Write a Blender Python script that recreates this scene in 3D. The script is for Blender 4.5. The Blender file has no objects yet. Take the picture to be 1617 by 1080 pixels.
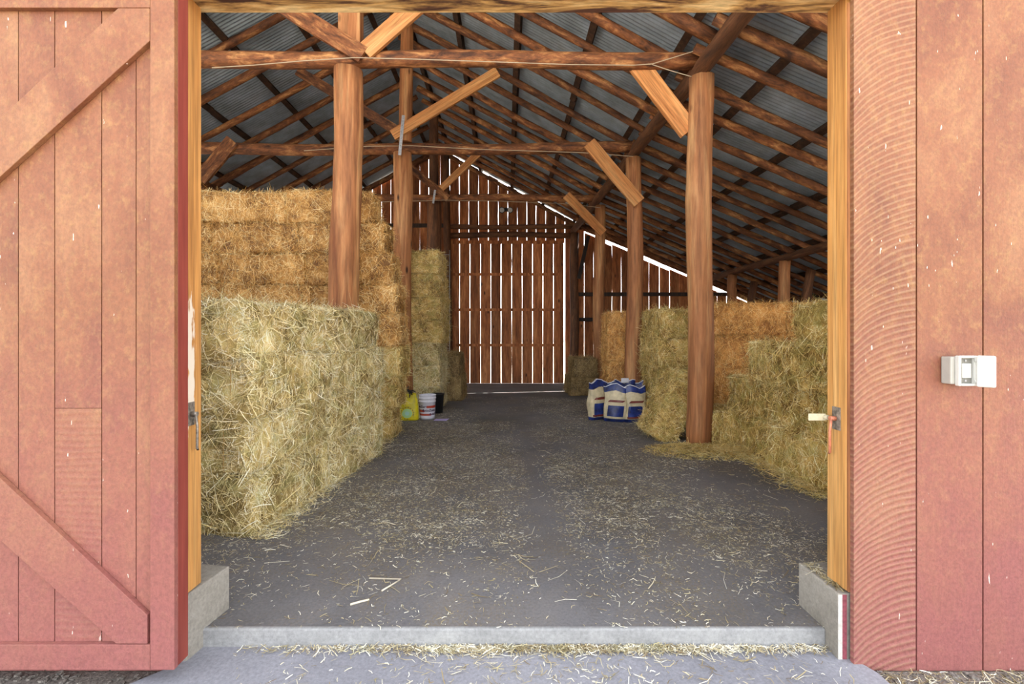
import bpy, math, random
import numpy as np
from mathutils import Vector, Matrix, noise

SC = bpy.context.scene
COL = SC.collection

# ------------------------------------------------------------------ camera, sky, sun, exposure
F = 768.0; CX = 800.0; CY = 525.0; CAMZ = 1.45
cam_d = bpy.data.cameras.new('camera'); cam = bpy.data.objects.new('camera', cam_d); COL.objects.link(cam)
cam.location = (0, 0, CAMZ); cam.rotation_euler = (math.pi/2, 0, 0)
cam_d.sensor_fit = 'HORIZONTAL'; cam_d.sensor_width = 36; cam_d.lens = F/1617*36
cam_d.shift_x = (808.5-CX)/1617; cam_d.shift_y = -(540-CY)/1617
cam_d.clip_start = .05; cam_d.clip_end = 500
SC.camera = cam

SUN_AZ = math.radians(48)      # measured from +Y (behind the barn) towards +X
SUN_EL = math.radians(44)
world = bpy.data.worlds.new('world'); SC.world = world; world.use_nodes = True
wt = world.node_tree; wt.nodes.clear()
wo = wt.nodes.new('ShaderNodeOutputWorld'); wb = wt.nodes.new('ShaderNodeBackground')
sky = wt.nodes.new('ShaderNodeTexSky'); sky.sky_type = 'NISHITA'; sky.sun_disc = False
sky.sun_elevation = SUN_EL; sky.sun_rotation = SUN_AZ; sky.dust_density = 2.0; sky.air_density = 1.0
hs = wt.nodes.new('ShaderNodeHueSaturation'); hs.inputs['Saturation'].default_value = .16
wt.links.new(sky.outputs[0], hs.inputs['Color']); wt.links.new(hs.outputs[0], wb.inputs[0])
wb.inputs[1].default_value = .36
wt.links.new(wb.outputs[0], wo.inputs[0])

sd = bpy.data.lights.new('sun', 'SUN'); sun = bpy.data.objects.new('sun', sd); COL.objects.link(sun)
sd.energy = 11.0; sd.angle = math.radians(.6); sd.color = (1, .93, .82)
sdir = Vector((math.sin(SUN_AZ)*math.cos(SUN_EL), math.cos(SUN_AZ)*math.cos(SUN_EL), math.sin(SUN_EL)))
sun.rotation_euler = sdir.to_track_quat('Z', 'Y').to_euler(); sun.location = (20, 30, 30)

SC.view_settings.view_transform = 'Standard'; SC.view_settings.look = 'None'
SC.view_settings.gamma = 1; SC.view_settings.use_curve_mapping = False
SC.view_settings.exposure = 1.75
SC.cycles.max_bounces = 10; SC.cycles.diffuse_bounces = 8

# ------------------------------------------------------------------ helpers
rng = np.random.default_rng(7); random.seed(7)

def lin(c):
    if isinstance(c, (tuple, list)): return tuple(lin(v) for v in c)
    c /= 255.0
    return c/12.92 if c <= .04045 else ((c+.055)/1.055)**2.4

def px(x, y, d):
    return Vector(((x-CX)*d/F, d, CAMZ + (CY-y)*d/F))

def tag(o, label=None, cat=None, group=None, kind=None):
    if label: o['label'] = label
    if cat: o['category'] = cat
    if group: o['group'] = group
    if kind: o['kind'] = kind
    return o

def obj(name, me, mat=None, parent=None, loc=None, M=None):
    o = bpy.data.objects.new(name, me); COL.objects.link(o)
    if mat is not None and me is not None:
        if len(me.materials) == 0: me.materials.append(mat)
    if parent: o.parent = parent
    if M is not None: o.matrix_local = M
    elif loc is not None: o.location = loc
    return o

def empty(name, loc=(0, 0, 0), rz=0):
    o = bpy.data.objects.new(name, None); COL.objects.link(o)
    o.location = loc; o.rotation_euler = (0, 0, rz); o.empty_display_size = .1
    return o

class MB:
    """collects shapes into one mesh"""
    def __init__(s): s.v = []; s.f = []; s.a = []; s.smooth = []
    def add(s, vs, fs, a=0.0, smooth=False):
        n = len(s.v); s.v += [tuple(v) for v in vs]; s.a += [a]*len(vs)
        s.f += [tuple(i+n for i in f) for f in fs]; s.smooth += [smooth]*len(fs)
        return s
    def box(s, x0, x1, y0, y1, z0, z1, a=0.0, M=None):
        vs = [Vector(p) for p in ((x0,y0,z0),(x1,y0,z0),(x1,y1,z0),(x0,y1,z0),(x0,y0,z1),(x1,y0,z1),(x1,y1,z1),(x0,y1,z1))]
        if M is not None: vs = [M @ v for v in vs]
        return s.add(vs, [(0,3,2,1),(4,5,6,7),(0,1,5,4),(1,2,6,5),(2,3,7,6),(3,0,4,7)], a)
    def prism(s, pts, y0, y1, a=0.0):
        """polygon in XZ (counter-clockwise seen from -Y) extruded along Y"""
        n = len(pts)
        vs = [(x, y0, z) for x, z in pts] + [(x, y1, z) for x, z in pts]
        fs = [tuple(range(n)), tuple(range(2*n-1, n-1, -1))] + [(i, i+n, (i+1) % n + n, (i+1) % n) for i in range(n)]
        return s.add(vs, fs, a)
    def prismz(s, pts, z0, z1, a=0.0):
        n = len(pts)
        vs = [(x, y, z0) for x, y in pts] + [(x, y, z1) for x, y in pts]
        fs = [tuple(range(n-1, -1, -1)), tuple(range(n, 2*n))] + [(i, (i+1) % n, (i+1) % n + n, i+n) for i in range(n)]
        return s.add(vs, fs, a)
    def tube(s, pts, r, n=8, a=0.0, caps=True, smooth=True):
        pts = [Vector(p) for p in pts]
        rs = r if isinstance(r, (list, tuple)) else [r]*len(pts)
        vs = []; fs = []
        for i, p in enumerate(pts):
            t = (pts[min(i+1, len(pts)-1)] - pts[max(i-1, 0)]).normalized()
            u = t.cross(Vector((0, 0, 1)) if abs(t.z) < .9 else Vector((1, 0, 0))).normalized(); w = t.cross(u)
            for k in range(n):
                an = 2*math.pi*k/n
                vs.append(p + (u*math.cos(an) + w*math.sin(an))*rs[i])
        for i in range(len(pts)-1):
            for k in range(n):
                fs.append((i*n+k, (i+1)*n+k, (i+1)*n+(k+1) % n, i*n+(k+1) % n))
        s.add(vs, fs, a, smooth)
        if caps:
            m = len(s.v)-len(vs)
            s.f.append(tuple(m+k for k in range(n))); s.smooth.append(False)
            s.f.append(tuple(m+(len(pts)-1)*n+k for k in range(n-1, -1, -1))); s.smooth.append(False)
        return s
    def lathe(s, prof, n=32, a=0.0, smooth=True):
        vs = []; fs = []
        for r, z in prof:
            for k in range(n):
                an = 2*math.pi*k/n; vs.append((r*math.cos(an), r*math.sin(an), z))
        for i in range(len(prof)-1):
            for k in range(n):
                fs.append((i*n+k, i*n+(k+1) % n, (i+1)*n+(k+1) % n, (i+1)*n+k))
        return s.add(vs, fs, a, smooth)
    def mesh(s, name):
        me = bpy.data.meshes.new(name); me.from_pydata(s.v, [], s.f)
        at = me.attributes.new('tone', 'FLOAT', 'POINT'); at.data.foreach_set('value', s.a)
        me.polygons.foreach_set('use_smooth', s.smooth)
        me.update(); return me
    def build(s, name, mat, parent=None, loc=None, M=None, bevel=0):
        o = obj(name, s.mesh(name), mat, parent, loc, M)
        if bevel:
            b = o.modifiers.new('bevel', 'BEVEL'); b.width = bevel; b.segments = 2; b.limit_method = 'ANGLE'
        return o

def np_mesh(name, V, Fq, tone, smooth=None):
    me = bpy.data.meshes.new(name)
    me.vertices.add(len(V)); me.vertices.foreach_set('co', V.astype(np.float32).ravel())
    me.loops.add(Fq.size); me.loops.foreach_set('vertex_index', Fq.astype(np.int32).ravel())
    me.polygons.add(len(Fq)); me.polygons.foreach_set('loop_start', np.arange(0, Fq.size, 4, dtype=np.int32))
    me.polygons.foreach_set('loop_total', np.full(len(Fq), 4, dtype=np.int32))
    if smooth is not None: me.polygons.foreach_set('use_smooth', smooth)
    at = me.attributes.new('tone', 'FLOAT', 'POINT'); at.data.foreach_set('value', tone.astype(np.float32))
    me.update(calc_edges=True); return me

def frame_to(p0, p1, side=(0, 1, 0)):
    """matrix whose local Z runs from p0 to p1, local Y near side"""
    p0 = Vector(p0); z = (Vector(p1)-p0).normalized(); y = Vector(side); y = (y - z*y.dot(z)).normalized(); x = y.cross(z)
    M = Matrix((x, y, z)).transposed().to_4x4(); M.translation = p0
    return M

# ------------------------------------------------------------------ materials
def nodes(name):
    m = bpy.data.materials.new(name); m.use_nodes = True
    nt = m.node_tree; nt.nodes.clear()
    out = nt.nodes.new('ShaderNodeOutputMaterial'); b = nt.nodes.new('ShaderNodeBsdfPrincipled')
    nt.links.new(b.outputs[0], out.inputs[0])
    return m, nt, b
def N(nt, t, **kw):
    n = nt.nodes.new(t)
    for k, v in kw.items():
        if k.startswith('i_'): n.inputs[k[2:].replace('_', ' ')].default_value = v
        else: setattr(n, k, v)
    return n
def ramp(nt, stops, fac=None):
    r = nt.nodes.new('ShaderNodeValToRGB'); cr = r.color_ramp
    while len(cr.elements) < len(stops): cr.elements.new(.5)
    for e, (p, c) in zip(cr.elements, stops):
        e.position = p; e.color = (*lin(c), 1)
    if fac is not None: nt.links.new(fac, r.inputs[0])
    return r
def math_n(nt, op, a, b=None, c=None):
    n = nt.nodes.new('ShaderNodeMath'); n.operation = op
    for i, v in enumerate((a, b, c)):
        if v is None: continue
        if isinstance(v, (int, float)): n.inputs[i].default_value = v
        else: nt.links.new(v, n.inputs[i])
    return n.outputs[0]
def bump(nt, b, h, strength=.3, dist=.01):
    n = N(nt, 'ShaderNodeBump'); n.inputs['Strength'].default_value = strength; n.inputs['Distance'].default_value = dist
    nt.links.new(h, n.inputs['Height']); nt.links.new(n.outputs[0], b.inputs['Normal']); return n
def coords(nt, scale, rand=True, attr=False):
    tc = N(nt, 'ShaderNodeTexCoord'); v = tc.outputs['Object']
    if rand:
        oi = N(nt, 'ShaderNodeObjectInfo'); mu = math_n(nt, 'MULTIPLY', oi.outputs['Random'], 37.0)
        if attr:
            at = N(nt, 'ShaderNodeAttribute', attribute_name='tone')
            mu = math_n(nt, 'ADD', mu, math_n(nt, 'MULTIPLY', at.outputs['Fac'], 53.0))
        ad = N(nt, 'ShaderNodeVectorMath', operation='ADD'); nt.links.new(v, ad.inputs[0]); nt.links.new(mu, ad.inputs[1]); v = ad.outputs[0]
    mp = N(nt, 'ShaderNodeMapping'); nt.links.new(v, mp.inputs[0]); mp.inputs['Scale'].default_value = scale
    return mp.outputs[0]
def noise_t(nt, vec, scale=1, detail=6, rough=.6, dist=0):
    n = N(nt, 'ShaderNodeTexNoise'); n.inputs['Scale'].default_value = scale; n.inputs['Detail'].default_value = detail
    n.inputs['Roughness'].default_value = rough; n.inputs['Distortion'].default_value = dist
    nt.links.new(vec, n.inputs['Vector']); return n.outputs['Fac']
def mixc(nt, fac, a, b, mode='MIX'):
    n = N(nt, 'ShaderNodeMix', data_type='RGBA', blend_type=mode)
    for i, v in ((0, fac), (6, a), (7, b)):
        if isinstance(v, tuple): n.inputs[i].default_value = (*lin(v), 1)
        elif isinstance(v, (int, float)): n.inputs[i].default_value = v
        else: nt.links.new(v, n.inputs[i])
    return n.outputs[2]

def wood(name, dark, mid, light, sxy=9, sz=.7, knots=True, bumpy=.35, rough=.75, knotc=(60, 30, 15), vary=.25, attr=False, axis='Z', rng_=(.3, .5, .72)):
    m, nt, b = nodes(name)
    sc = {'Z': (sxy, sxy, sz), 'X': (sz, sxy, sxy)}[axis]
    v = coords(nt, sc, attr=attr)
    n1 = noise_t(nt, v, 1, 8, .62, .6)
    r = ramp(nt, [(rng_[0], dark), (rng_[1], mid), (rng_[2], light)], n1)
    v2 = coords(nt, tuple(s*5 for s in sc), attr=attr)
    n2 = noise_t(nt, v2, 1, 4, .6)
    c = mixc(nt, .55, r.outputs[0], ramp(nt, [(.3, (110, 110, 110)), (.6, (255, 255, 255))], n2).outputs[0], 'MULTIPLY')
    if vary:
        oi = N(nt, 'ShaderNodeObjectInfo')
        rv = oi.outputs['Random']
        if attr:
            at = N(nt, 'ShaderNodeAttribute', attribute_name='tone'); rv = at.outputs['Fac']
        k = math_n(nt, 'ADD', math_n(nt, 'MULTIPLY', rv, vary*2), 1-vary)
        vm = N(nt, 'ShaderNodeVectorMath', operation='SCALE'); nt.links.new(c, vm.inputs[0]); nt.links.new(k, vm.inputs['Scale']); c = vm.outputs[0]
    if knots:
        v3 = coords(nt, {'Z': (3.2, 3.2, 1.3), 'X': (1.3, 3.2, 3.2)}[axis], attr=attr)
        vo = N(nt, 'ShaderNodeTexVoronoi'); vo.inputs['Scale'].default_value = 1; nt.links.new(v3, vo.inputs['Vector'])
        kr = ramp(nt, [(.045, (255, 255, 255)), (.11, (0, 0, 0))], vo.outputs['Distance'])
        c = mixc(nt, kr.outputs[0], c, knotc)
    nt.links.new(c, b.inputs['Base Color']); b.inputs['Roughness'].default_value = rough
    hh = math_n(nt, 'ADD', n1, math_n(nt, 'MULTIPLY', n2, .6))
    bump(nt, b, hh, bumpy, .012)
    return m

M_POST = wood('post_wood', (126, 74, 42), (172, 114, 70), (216, 168, 114), sxy=6, sz=.45, vary=.12)
M_RAFT = wood('rafter_wood', (72, 42, 26), (136, 84, 48), (206, 152, 96), sxy=10, sz=3.0, vary=.3, rng_=(.34, .52, .70))
M_DARK = wood('dark_timber', (66, 40, 24), (104, 66, 40), (146, 100, 64), sxy=9, sz=1.2, vary=.15)
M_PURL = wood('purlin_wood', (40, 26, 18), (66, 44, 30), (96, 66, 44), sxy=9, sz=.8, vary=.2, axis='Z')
M_PLANK = wood('plank_wood', (186, 116, 62), (220, 154, 92), (240, 188, 126), sxy=10, sz=.6, vary=.1, bumpy=.15)
M_JAMB = wood('jamb_wood', (158, 104, 50), (190, 136, 72), (206, 160, 98), sxy=14, sz=.5, vary=.03, bumpy=.15, knotc=(150, 84, 36))
M_LINT = wood('lintel_wood', (84, 50, 36), (206, 162, 98), (240, 208, 150), sxy=11, sz=2.0, vary=.02, bumpy=.6, knotc=(110, 70, 46), rng_=(.41, .5, .6))
M_BARN = wood('barn_board', (108, 62, 34), (164, 98, 56), (206, 142, 88), sxy=8, sz=.9, vary=.36, attr=True, rough=.85)
M_GIRT = wood('girt_wood', (34, 26, 22), (52, 38, 30), (74, 54, 40), sxy=9, sz=.9, knots=False)

def simple(name, c, rough=.6, metal=0, nz=0, sc=20, bmp=0):
    m, nt, b = nodes(name)
    b.inputs['Roughness'].default_value = rough; b.inputs['Metallic'].default_value = metal
    v = coords(nt, (sc, sc, sc)); n = noise_t(nt, v, 1, 5)
    d = tuple(max(0, x*(1-nz)) for x in c); l = tuple(min(255, x*(1+nz)) for x in c)
    nt.links.new(ramp(nt, [(.3, d), (.7, l)], n).outputs[0], b.inputs['Base Color'])
    if bmp: bump(nt, b, n, bmp, .005)
    return m
M_TIN = simple('corrugated_tin', (166, 184, 200), .45, .3, .12, 3)
M_GALV = simple('galvanised_steel', (170, 172, 175), .4, .6, .12, 30)
M_RUST = simple('rusty_steel', (176, 110, 84), .6, .3, .25, 60)
M_OLDM = simple('old_steel', (130, 122, 112), .5, .5, .3, 50)
M_PALE = simple('pale_plate', (176, 168, 142), .5, 0, .08, 40)
M_CORD = simple('pale_cord', (190, 175, 150), .8)
M_TWINE = simple('baling_twine', (176, 140, 80), .9)
M_PLAST = simple('grey_plastic', (160, 158, 150), .45, 0, .03)
M_PLASTW = simple('white_plastic', (188, 188, 182), .4, 0, .02)
M_GREYP = simple('darker_plastic', (112, 112, 106), .5)
M_BLACK = simple('black_rubber', (26, 25, 28), .6)
M_BUCK = simple('bucket_plastic', (222, 222, 232), .35, 0, .03)
M_ORST = simple('orange_red_stripe', (176, 66, 44), .5)
M_TEXT = simple('dark_print', (62, 36, 66), .6)
M_YEL = simple('yellow_bag', (216, 200, 22), .45, 0, .06)
M_YELD = simple('olive_stripe', (168, 160, 24), .5)
M_PGREEN = simple('pale_green_print', (176, 216, 150), .5)
M_PALEB = simple('pale_blue_print', (170, 215, 200), .5)
M_CLEAR = simple('bag_gusset', (170, 172, 140), .5)
M_BAGBE = simple('beige_bag_paper', (196, 182, 148), .5, 0, .14, 9)
M_BAGBL = simple('blue_bag_plastic', (28, 42, 92), .35, 0, .5, 12)
M_BAGTP = simple('white_bag_hem', (214, 214, 222), .5)
M_BAGRD = simple('maroon_print', (110, 44, 34), .5)
M_PAPER = simple('lilac_paper', (196, 184, 236), .6)
M_GLASS = simple('lamp_glass', (150, 150, 150), .2)

def red_paint(name, arcs):
    m, nt, b = nodes(name)
    tc = N(nt, 'ShaderNodeTexCoord'); sp = N(nt, 'ShaderNodeSeparateXYZ'); nt.links.new(tc.outputs['Object'], sp.inputs[0])
    at = N(nt, 'ShaderNodeAttribute', attribute_name='tone'); tn = at.outputs['Fac']
    v = coords(nt, (3, 3, 1.6), attr=True); n1 = noise_t(nt, v, 1, 7, .6, .4)
    v2 = coords(nt, (26, 26, 20), attr=True); n2 = noise_t(nt, v2, 1, 5, .7)
    v3 = coords(nt, (120, 120, 8), attr=True); n3 = noise_t(nt, v3, 1, 3, .6)
    base = ramp(nt, [(.3, (104, 56, 34)), (.5, (124, 76, 48)), (.7, (138, 96, 64))], n1).outputs[0]
    worn = ramp(nt, [(.50, (0, 0, 0)), (.72, (255, 255, 255))], n2).outputs[0]
    c = mixc(nt, math_n(nt, 'MULTIPLY', worn, .45), base, (150, 116, 68))
    # painted-in cool light from below, mauve towards the foot, with a ragged upper limit
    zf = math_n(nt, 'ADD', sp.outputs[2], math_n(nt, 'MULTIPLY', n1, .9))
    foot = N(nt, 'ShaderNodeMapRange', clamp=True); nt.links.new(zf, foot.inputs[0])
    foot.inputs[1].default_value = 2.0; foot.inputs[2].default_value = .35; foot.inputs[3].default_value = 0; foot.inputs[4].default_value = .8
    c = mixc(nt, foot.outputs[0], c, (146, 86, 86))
    h = math_n(nt, 'ADD', math_n(nt, 'MULTIPLY', n2, .8), math_n(nt, 'MULTIPLY', n3, .3))
    n5 = noise_t(nt, coords(nt, (70, 70, 55), attr=True), 1, 3, .75)
    c = mixc(nt, .34, c, ramp(nt, [(.35, (150, 150, 150)), (.62, (255, 255, 255))], n5).outputs[0], 'MULTIPLY')
    h = math_n(nt, 'ADD', h, math_n(nt, 'MULTIPLY', n5, .5))
    # saw marks: shallow arcs across each board
    R = .48
    xx = math_n(nt, 'SUBTRACT', sp.outputs[0], 2.02)
    xx = math_n(nt, 'ADD', xx, math_n(nt, 'MULTIPLY', tn, .3))
    rr = math_n(nt, 'SQRT', math_n(nt, 'MAXIMUM', math_n(nt, 'SUBTRACT', R*R, math_n(nt, 'MULTIPLY', xx, xx)), .0004))
    wv = noise_t(nt, coords(nt, (1.2, 1.2, 2.2), attr=True), 1, 2)
    ph = math_n(nt, 'SUBTRACT', sp.outputs[2], math_n(nt, 'MULTIPLY', rr, .8))
    ph = math_n(nt, 'ADD', ph, math_n(nt, 'MULTIPLY', wv, .10))
    s = math_n(nt, 'SINE', math_n(nt, 'MULTIPLY', ph, 2*math.pi/.030))
    sel = ramp(nt, [(.3, (255, 255, 255)), (.5, (40, 40, 40))], tn).outputs[0]
    amt = math_n(nt, 'MULTIPLY', math_n(nt, 'MULTIPLY', s, sel), arcs)
    amt = math_n(nt, 'MULTIPLY', amt, math_n(nt, 'ADD', noise_t(nt, coords(nt, (14, 3, 30), attr=True), 1, 3), .15))
    cf = math_n(nt, 'MULTIPLY', math_n(nt, 'MAXIMUM', amt, 0), .55)
    c = mixc(nt, cf, c, (162, 136, 104))
    # paint flecks
    fl = noise_t(nt, coords(nt, (60, 60, 14), attr=True), 1, 3, .5)
    c = mixc(nt, ramp(nt, [(.735, (0, 0, 0)), (.75, (255, 255, 255))], fl).outputs[0], c, (206, 190, 178))
    # nail heads / knots
    vo = N(nt, 'ShaderNodeTexVoronoi'); vo.inputs['Scale'].default_value = 1; nt.links.new(coords(nt, (5, 5, 1.6), attr=True), vo.inputs['Vector'])
    c = mixc(nt, ramp(nt, [(.02, (255, 255, 255)), (.03, (0, 0, 0))], vo.outputs['Distance']).outputs[0], c, (96, 50, 38))
    nt.links.new(c, b.inputs['Base Color']); b.inputs['Roughness'].default_value = .65
    h = math_n(nt, 'ADD', h, math_n(nt, 'MULTIPLY', amt, .6))
    bump(nt, b, h, .55, .008)
    return m
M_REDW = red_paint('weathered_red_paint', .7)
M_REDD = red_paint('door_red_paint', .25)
def red_plain():
    m, nt, b = nodes('deep_red_paint')
    v = coords(nt, (30, 30, 2)); n = noise_t(nt, v, 1, 5)
    nt.links.new(ramp(nt, [(.3, (110, 42, 34)), (.7, (132, 58, 46))], n).outputs[0], b.inputs['Base Color'])
    b.inputs['Roughness'].default_value = .6; bump(nt, b, n, .3, .005); return m
M_REDE = red_plain()

def hay_mat(name, stops, green=0, gcol=(130, 140, 90)):
    m, nt, b = nodes(name)
    at = N(nt, 'ShaderNodeAttribute', attribute_name='tone')
    oi = N(nt, 'ShaderNodeObjectInfo')
    n = noise_t(nt, coords(nt, (4, 4, 4)), 1, 4, .6)
    t = math_n(nt, 'ADD', at.outputs['Fac'], math_n(nt, 'MULTIPLY', math_n(nt, 'SUBTRACT', n, .5), 1.3))
    t = math_n(nt, 'ADD', t, math_n(nt, 'MULTIPLY', math_n(nt, 'SUBTRACT', oi.outputs['Random'], .5), .16))
    c = ramp(nt, stops, t).outputs[0]
    if green:
        g = noise_t(nt, coords(nt, (5, 5, 7)), 1.3, 4, .6)
        gf = math_n(nt, 'MULTIPLY', ramp(nt, [(.45, (0, 0, 0)), (.68, (255, 255, 255))], g).outputs[0], green)
        c = mixc(nt, gf, c, gcol, 'MIX')
    nt.links.new(c, b.inputs['Base Color']); b.inputs['Roughness'].default_value = .6
    fn = noise_t(nt, coords(nt, (90, 90, 90)), 1, 3)
    bump(nt, b, fn, .5, .01)
    return m
H_GOLD = hay_mat('golden_straw', [(0, (112, 72, 26)), (.32, (190, 138, 66)), (.65, (236, 190, 112)), (1, (252, 234, 178))])
H_GREEN = hay_mat('pale_green_hay', [(0, (120, 98, 52)), (.3, (200, 176, 112)), (.6, (244, 226, 170)), (1, (254, 250, 226))], .4, (186, 190, 130))
H_ORANGE = hay_mat('orange_straw', [(0, (150, 98, 42)), (.35, (222, 162, 84)), (.7, (246, 200, 118)), (1, (254, 230, 166))])
H_MIX = hay_mat('mixed_green_straw', [(0, (118, 88, 38)), (.32, (200, 164, 88)), (.65, (240, 212, 134)), (1, (254, 244, 196))], .5, (162, 158, 84))
H_BROWN = hay_mat('brown_hay', [(0, (92, 72, 42)), (.35, (150, 122, 74)), (.7, (190, 160, 104)), (1, (220, 196, 142))])
H_FLOOR = hay_mat('scattered_straw', [(0, (96, 76, 50)), (.35, (140, 122, 86)), (.65, (186, 172, 134)), (.85, (226, 218, 192)), (1, (246, 242, 224))], .25)

def floor_mat(name, c0, c1, c2, sc=1.0, dust=None):
    m, nt, b = nodes(name)
    n1 = noise_t(nt, coords(nt, (.9, .7, 1), rand=False), sc, 6, .6, .3)
    n2 = noise_t(nt, coords(nt, (60, 60, 60), rand=False), 1, 4, .7)
    c = ramp(nt, [(.35, c0), (.5, c1), (.68, c2)], n1).outputs[0]
    if dust:
        n3 = noise_t(nt, coords(nt, (.8, .5, 1), rand=False), 1.7, 5, .65, .5)
        n4 = noise_t(nt, coords(nt, (90, 40, 60), rand=False), 1, 4, .7)
        df = math_n(nt, 'MULTIPLY', ramp(nt, [(.42, (0, 0, 0)), (.62, (255, 255, 255))], n3).outputs[0], ramp(nt, [(.42, (0, 0, 0)), (.6, (255, 255, 255))], n4).outputs[0])
        c = mixc(nt, math_n(nt, 'MULTIPLY', df, .6), c, dust)
    c = mixc(nt, .5, c, ramp(nt, [(.3, (150, 150, 150)), (.7, (255, 255, 255))], n2).outputs[0], 'MULTIPLY')
    nt.links.new(c, b.inputs['Base Color']); b.inputs['Roughness'].default_value = .85
    bump(nt, b, math_n(nt, 'ADD', n2, math_n(nt, 'MULTIPLY', n1, 2)), .3, .006)
    return m
M_FLOOR = floor_mat('dusty_concrete_floor', (100, 98, 100), (118, 116, 118), (134, 130, 128), dust=(128, 112, 84))
M_APRON = floor_mat('apron_concrete', (138, 138, 146), (152, 152, 160), (164, 164, 170))
M_KERB = floor_mat('kerb_concrete', (126, 120, 110), (146, 140, 130), (162, 156, 146), 3)
M_STEP = floor_mat('step_concrete', (138, 138, 138), (152, 152, 152), (166, 166, 164), 3)
M_GRND = floor_mat('gravel_ground', (168, 154, 138), (188, 174, 156), (206, 194, 178), 2)

# ------------------------------------------------------------------ geometry of the barn
D = 16.2
XR, ZR = -2.21, 7.60            # ridge
XB, S1, S2 = 2.42, .545, .43    # break at plate, main and shed slope
XBL = 2*XR - XB
def roof(x):
    if x > XB: return ZR - S1*(XB-XR) - S2*(x-XB)
    if x < XBL: return ZR - S1*(XB-XR) - S2*(XBL-x)
    return ZR - S1*abs(x-XR)
XL, XW = -9.6, 8.9
def fl(y): return 0 if y < 7 else -.24*(y-7)/(D-7)

# ground, apron, floor
mb = MB()
prof = [(-70, -.125), (2.3, -.125), (2.6, -.5), (D+.2, -.5), (D+.7, -.34), (90, -.34)]
for (y0, z0), (y1, z1) in zip(prof, prof[1:]):
    mb.add([(-80, y0, z0), (80, y0, z0), (80, y1, z1), (-80, y1, z1)], [(0, 1, 2, 3)])
g = mb.build('ground', M_GRND); tag(g, kind='structure')
mb = MB()
ys = [2.40] + list(np.linspace(3, D+.1, 14))
for y0, y1 in zip(ys, ys[1:]):
    mb.add([(XL, y0, fl(y0)), (XW, y0, fl(y0)), (XW, y1, fl(y1)), (XL, y1, fl(y1))], [(0, 1, 2, 3)])
    mb.add([(XL, y0, fl(y0)-.2), (XW, y0, fl(y0)-.2), (XW, y1, fl(y1)-.2), (XL, y1, fl(y1)-.2)], [(3, 2, 1, 0)])
o = mb.build('floor', M_FLOOR); tag(o, kind='structure')
mb = MB(); mb.prismz([(-1.9, -.6), (1.75, -.6), (1.68, 2.2), (1.56, 2.46), (-1.5, 2.46), (-1.52, 2.27), (-1.78, 2.0)], -.2, -.085)
o = mb.build('apron_slab', M_APRON, bevel=.01); tag(o, kind='structure')
mb = MB(); mb.box(-1.49, 1.56, 2.375, 2.402, -.10, .003)
o = mb.build('threshold_step', M_STEP, bevel=.008); tag(o, kind='structure')
mb = MB(); mb.prismz([(-1.70, 2.272), (-1.495, 2.272), (-1.458, 2.56), (-1.70, 2.60)], -.12, .222)
o = mb.build('door_kerb', M_KERB, bevel=.006); tag(o, kind='structure')
mb = MB(); mb.prismz([(1.557, 2.286), (1.598, 2.286), (1.78, 2.31), (1.78, 2.60), (1.56, 2.60)], -.12, .222)
o = mb.build('door_kerb', M_KERB, bevel=.006); tag(o, kind='structure')

k2 = MB().box(1.5575, 1.5765, 2.2835, 2.286, -.10, .218).build('white_painted_edge', simple('white_paint', (188, 184, 176), .7, 0, .1, 60), o)
k3 = MB().box(1.5765, 1.598, 2.2840, 2.286, -.10, .218).build('mauve_painted_edge', simple('mauve_paint', (128, 62, 72), .7, 0, .15, 60), o)
# corrugated roof
ysr = np.arange(1.75, D+.09, .068/6); amp = .009*np.sin(2*np.pi*ysr/.068)
xs = [XL-.5, XBL, XR, XB, XW+.5]
V = []; Fq = []
for i, x in enumerate(xs):
    V.append(np.stack([np.full_like(ysr, x), ysr, roof(x)+.01+amp], 1))
V = np.concatenate(V); n = len(ysr); q = []
for i in range(len(xs)-1):
    a = np.arange(n-1)+i*n
    q.append(np.stack([a, a+n, a+n+1, a+1], 1))
me = np_mesh('ceiling', V, np.concatenate(q), np.zeros(len(V)))
me.polygons.foreach_set('use_smooth', np.ones(len(me.polygons), bool))
o = obj('ceiling', me, M_TIN); tag(o, kind='structure')
# sheet laps: dark ridge cap
mb = MB()
mb.add([(XR-.2, 1.75, ZR-.07), (XR, 1.75, ZR+.05), (XR+.2, 1.75, ZR-.07), (XR-.2, D+.09, ZR-.07), (XR, D+.09, ZR+.05), (XR+.2, D+.09, ZR-.07)], [(0, 1, 4, 3), (1, 2, 5, 4)])
o = mb.build('trim_1', M_TIN); tag(o, kind='structure')

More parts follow.
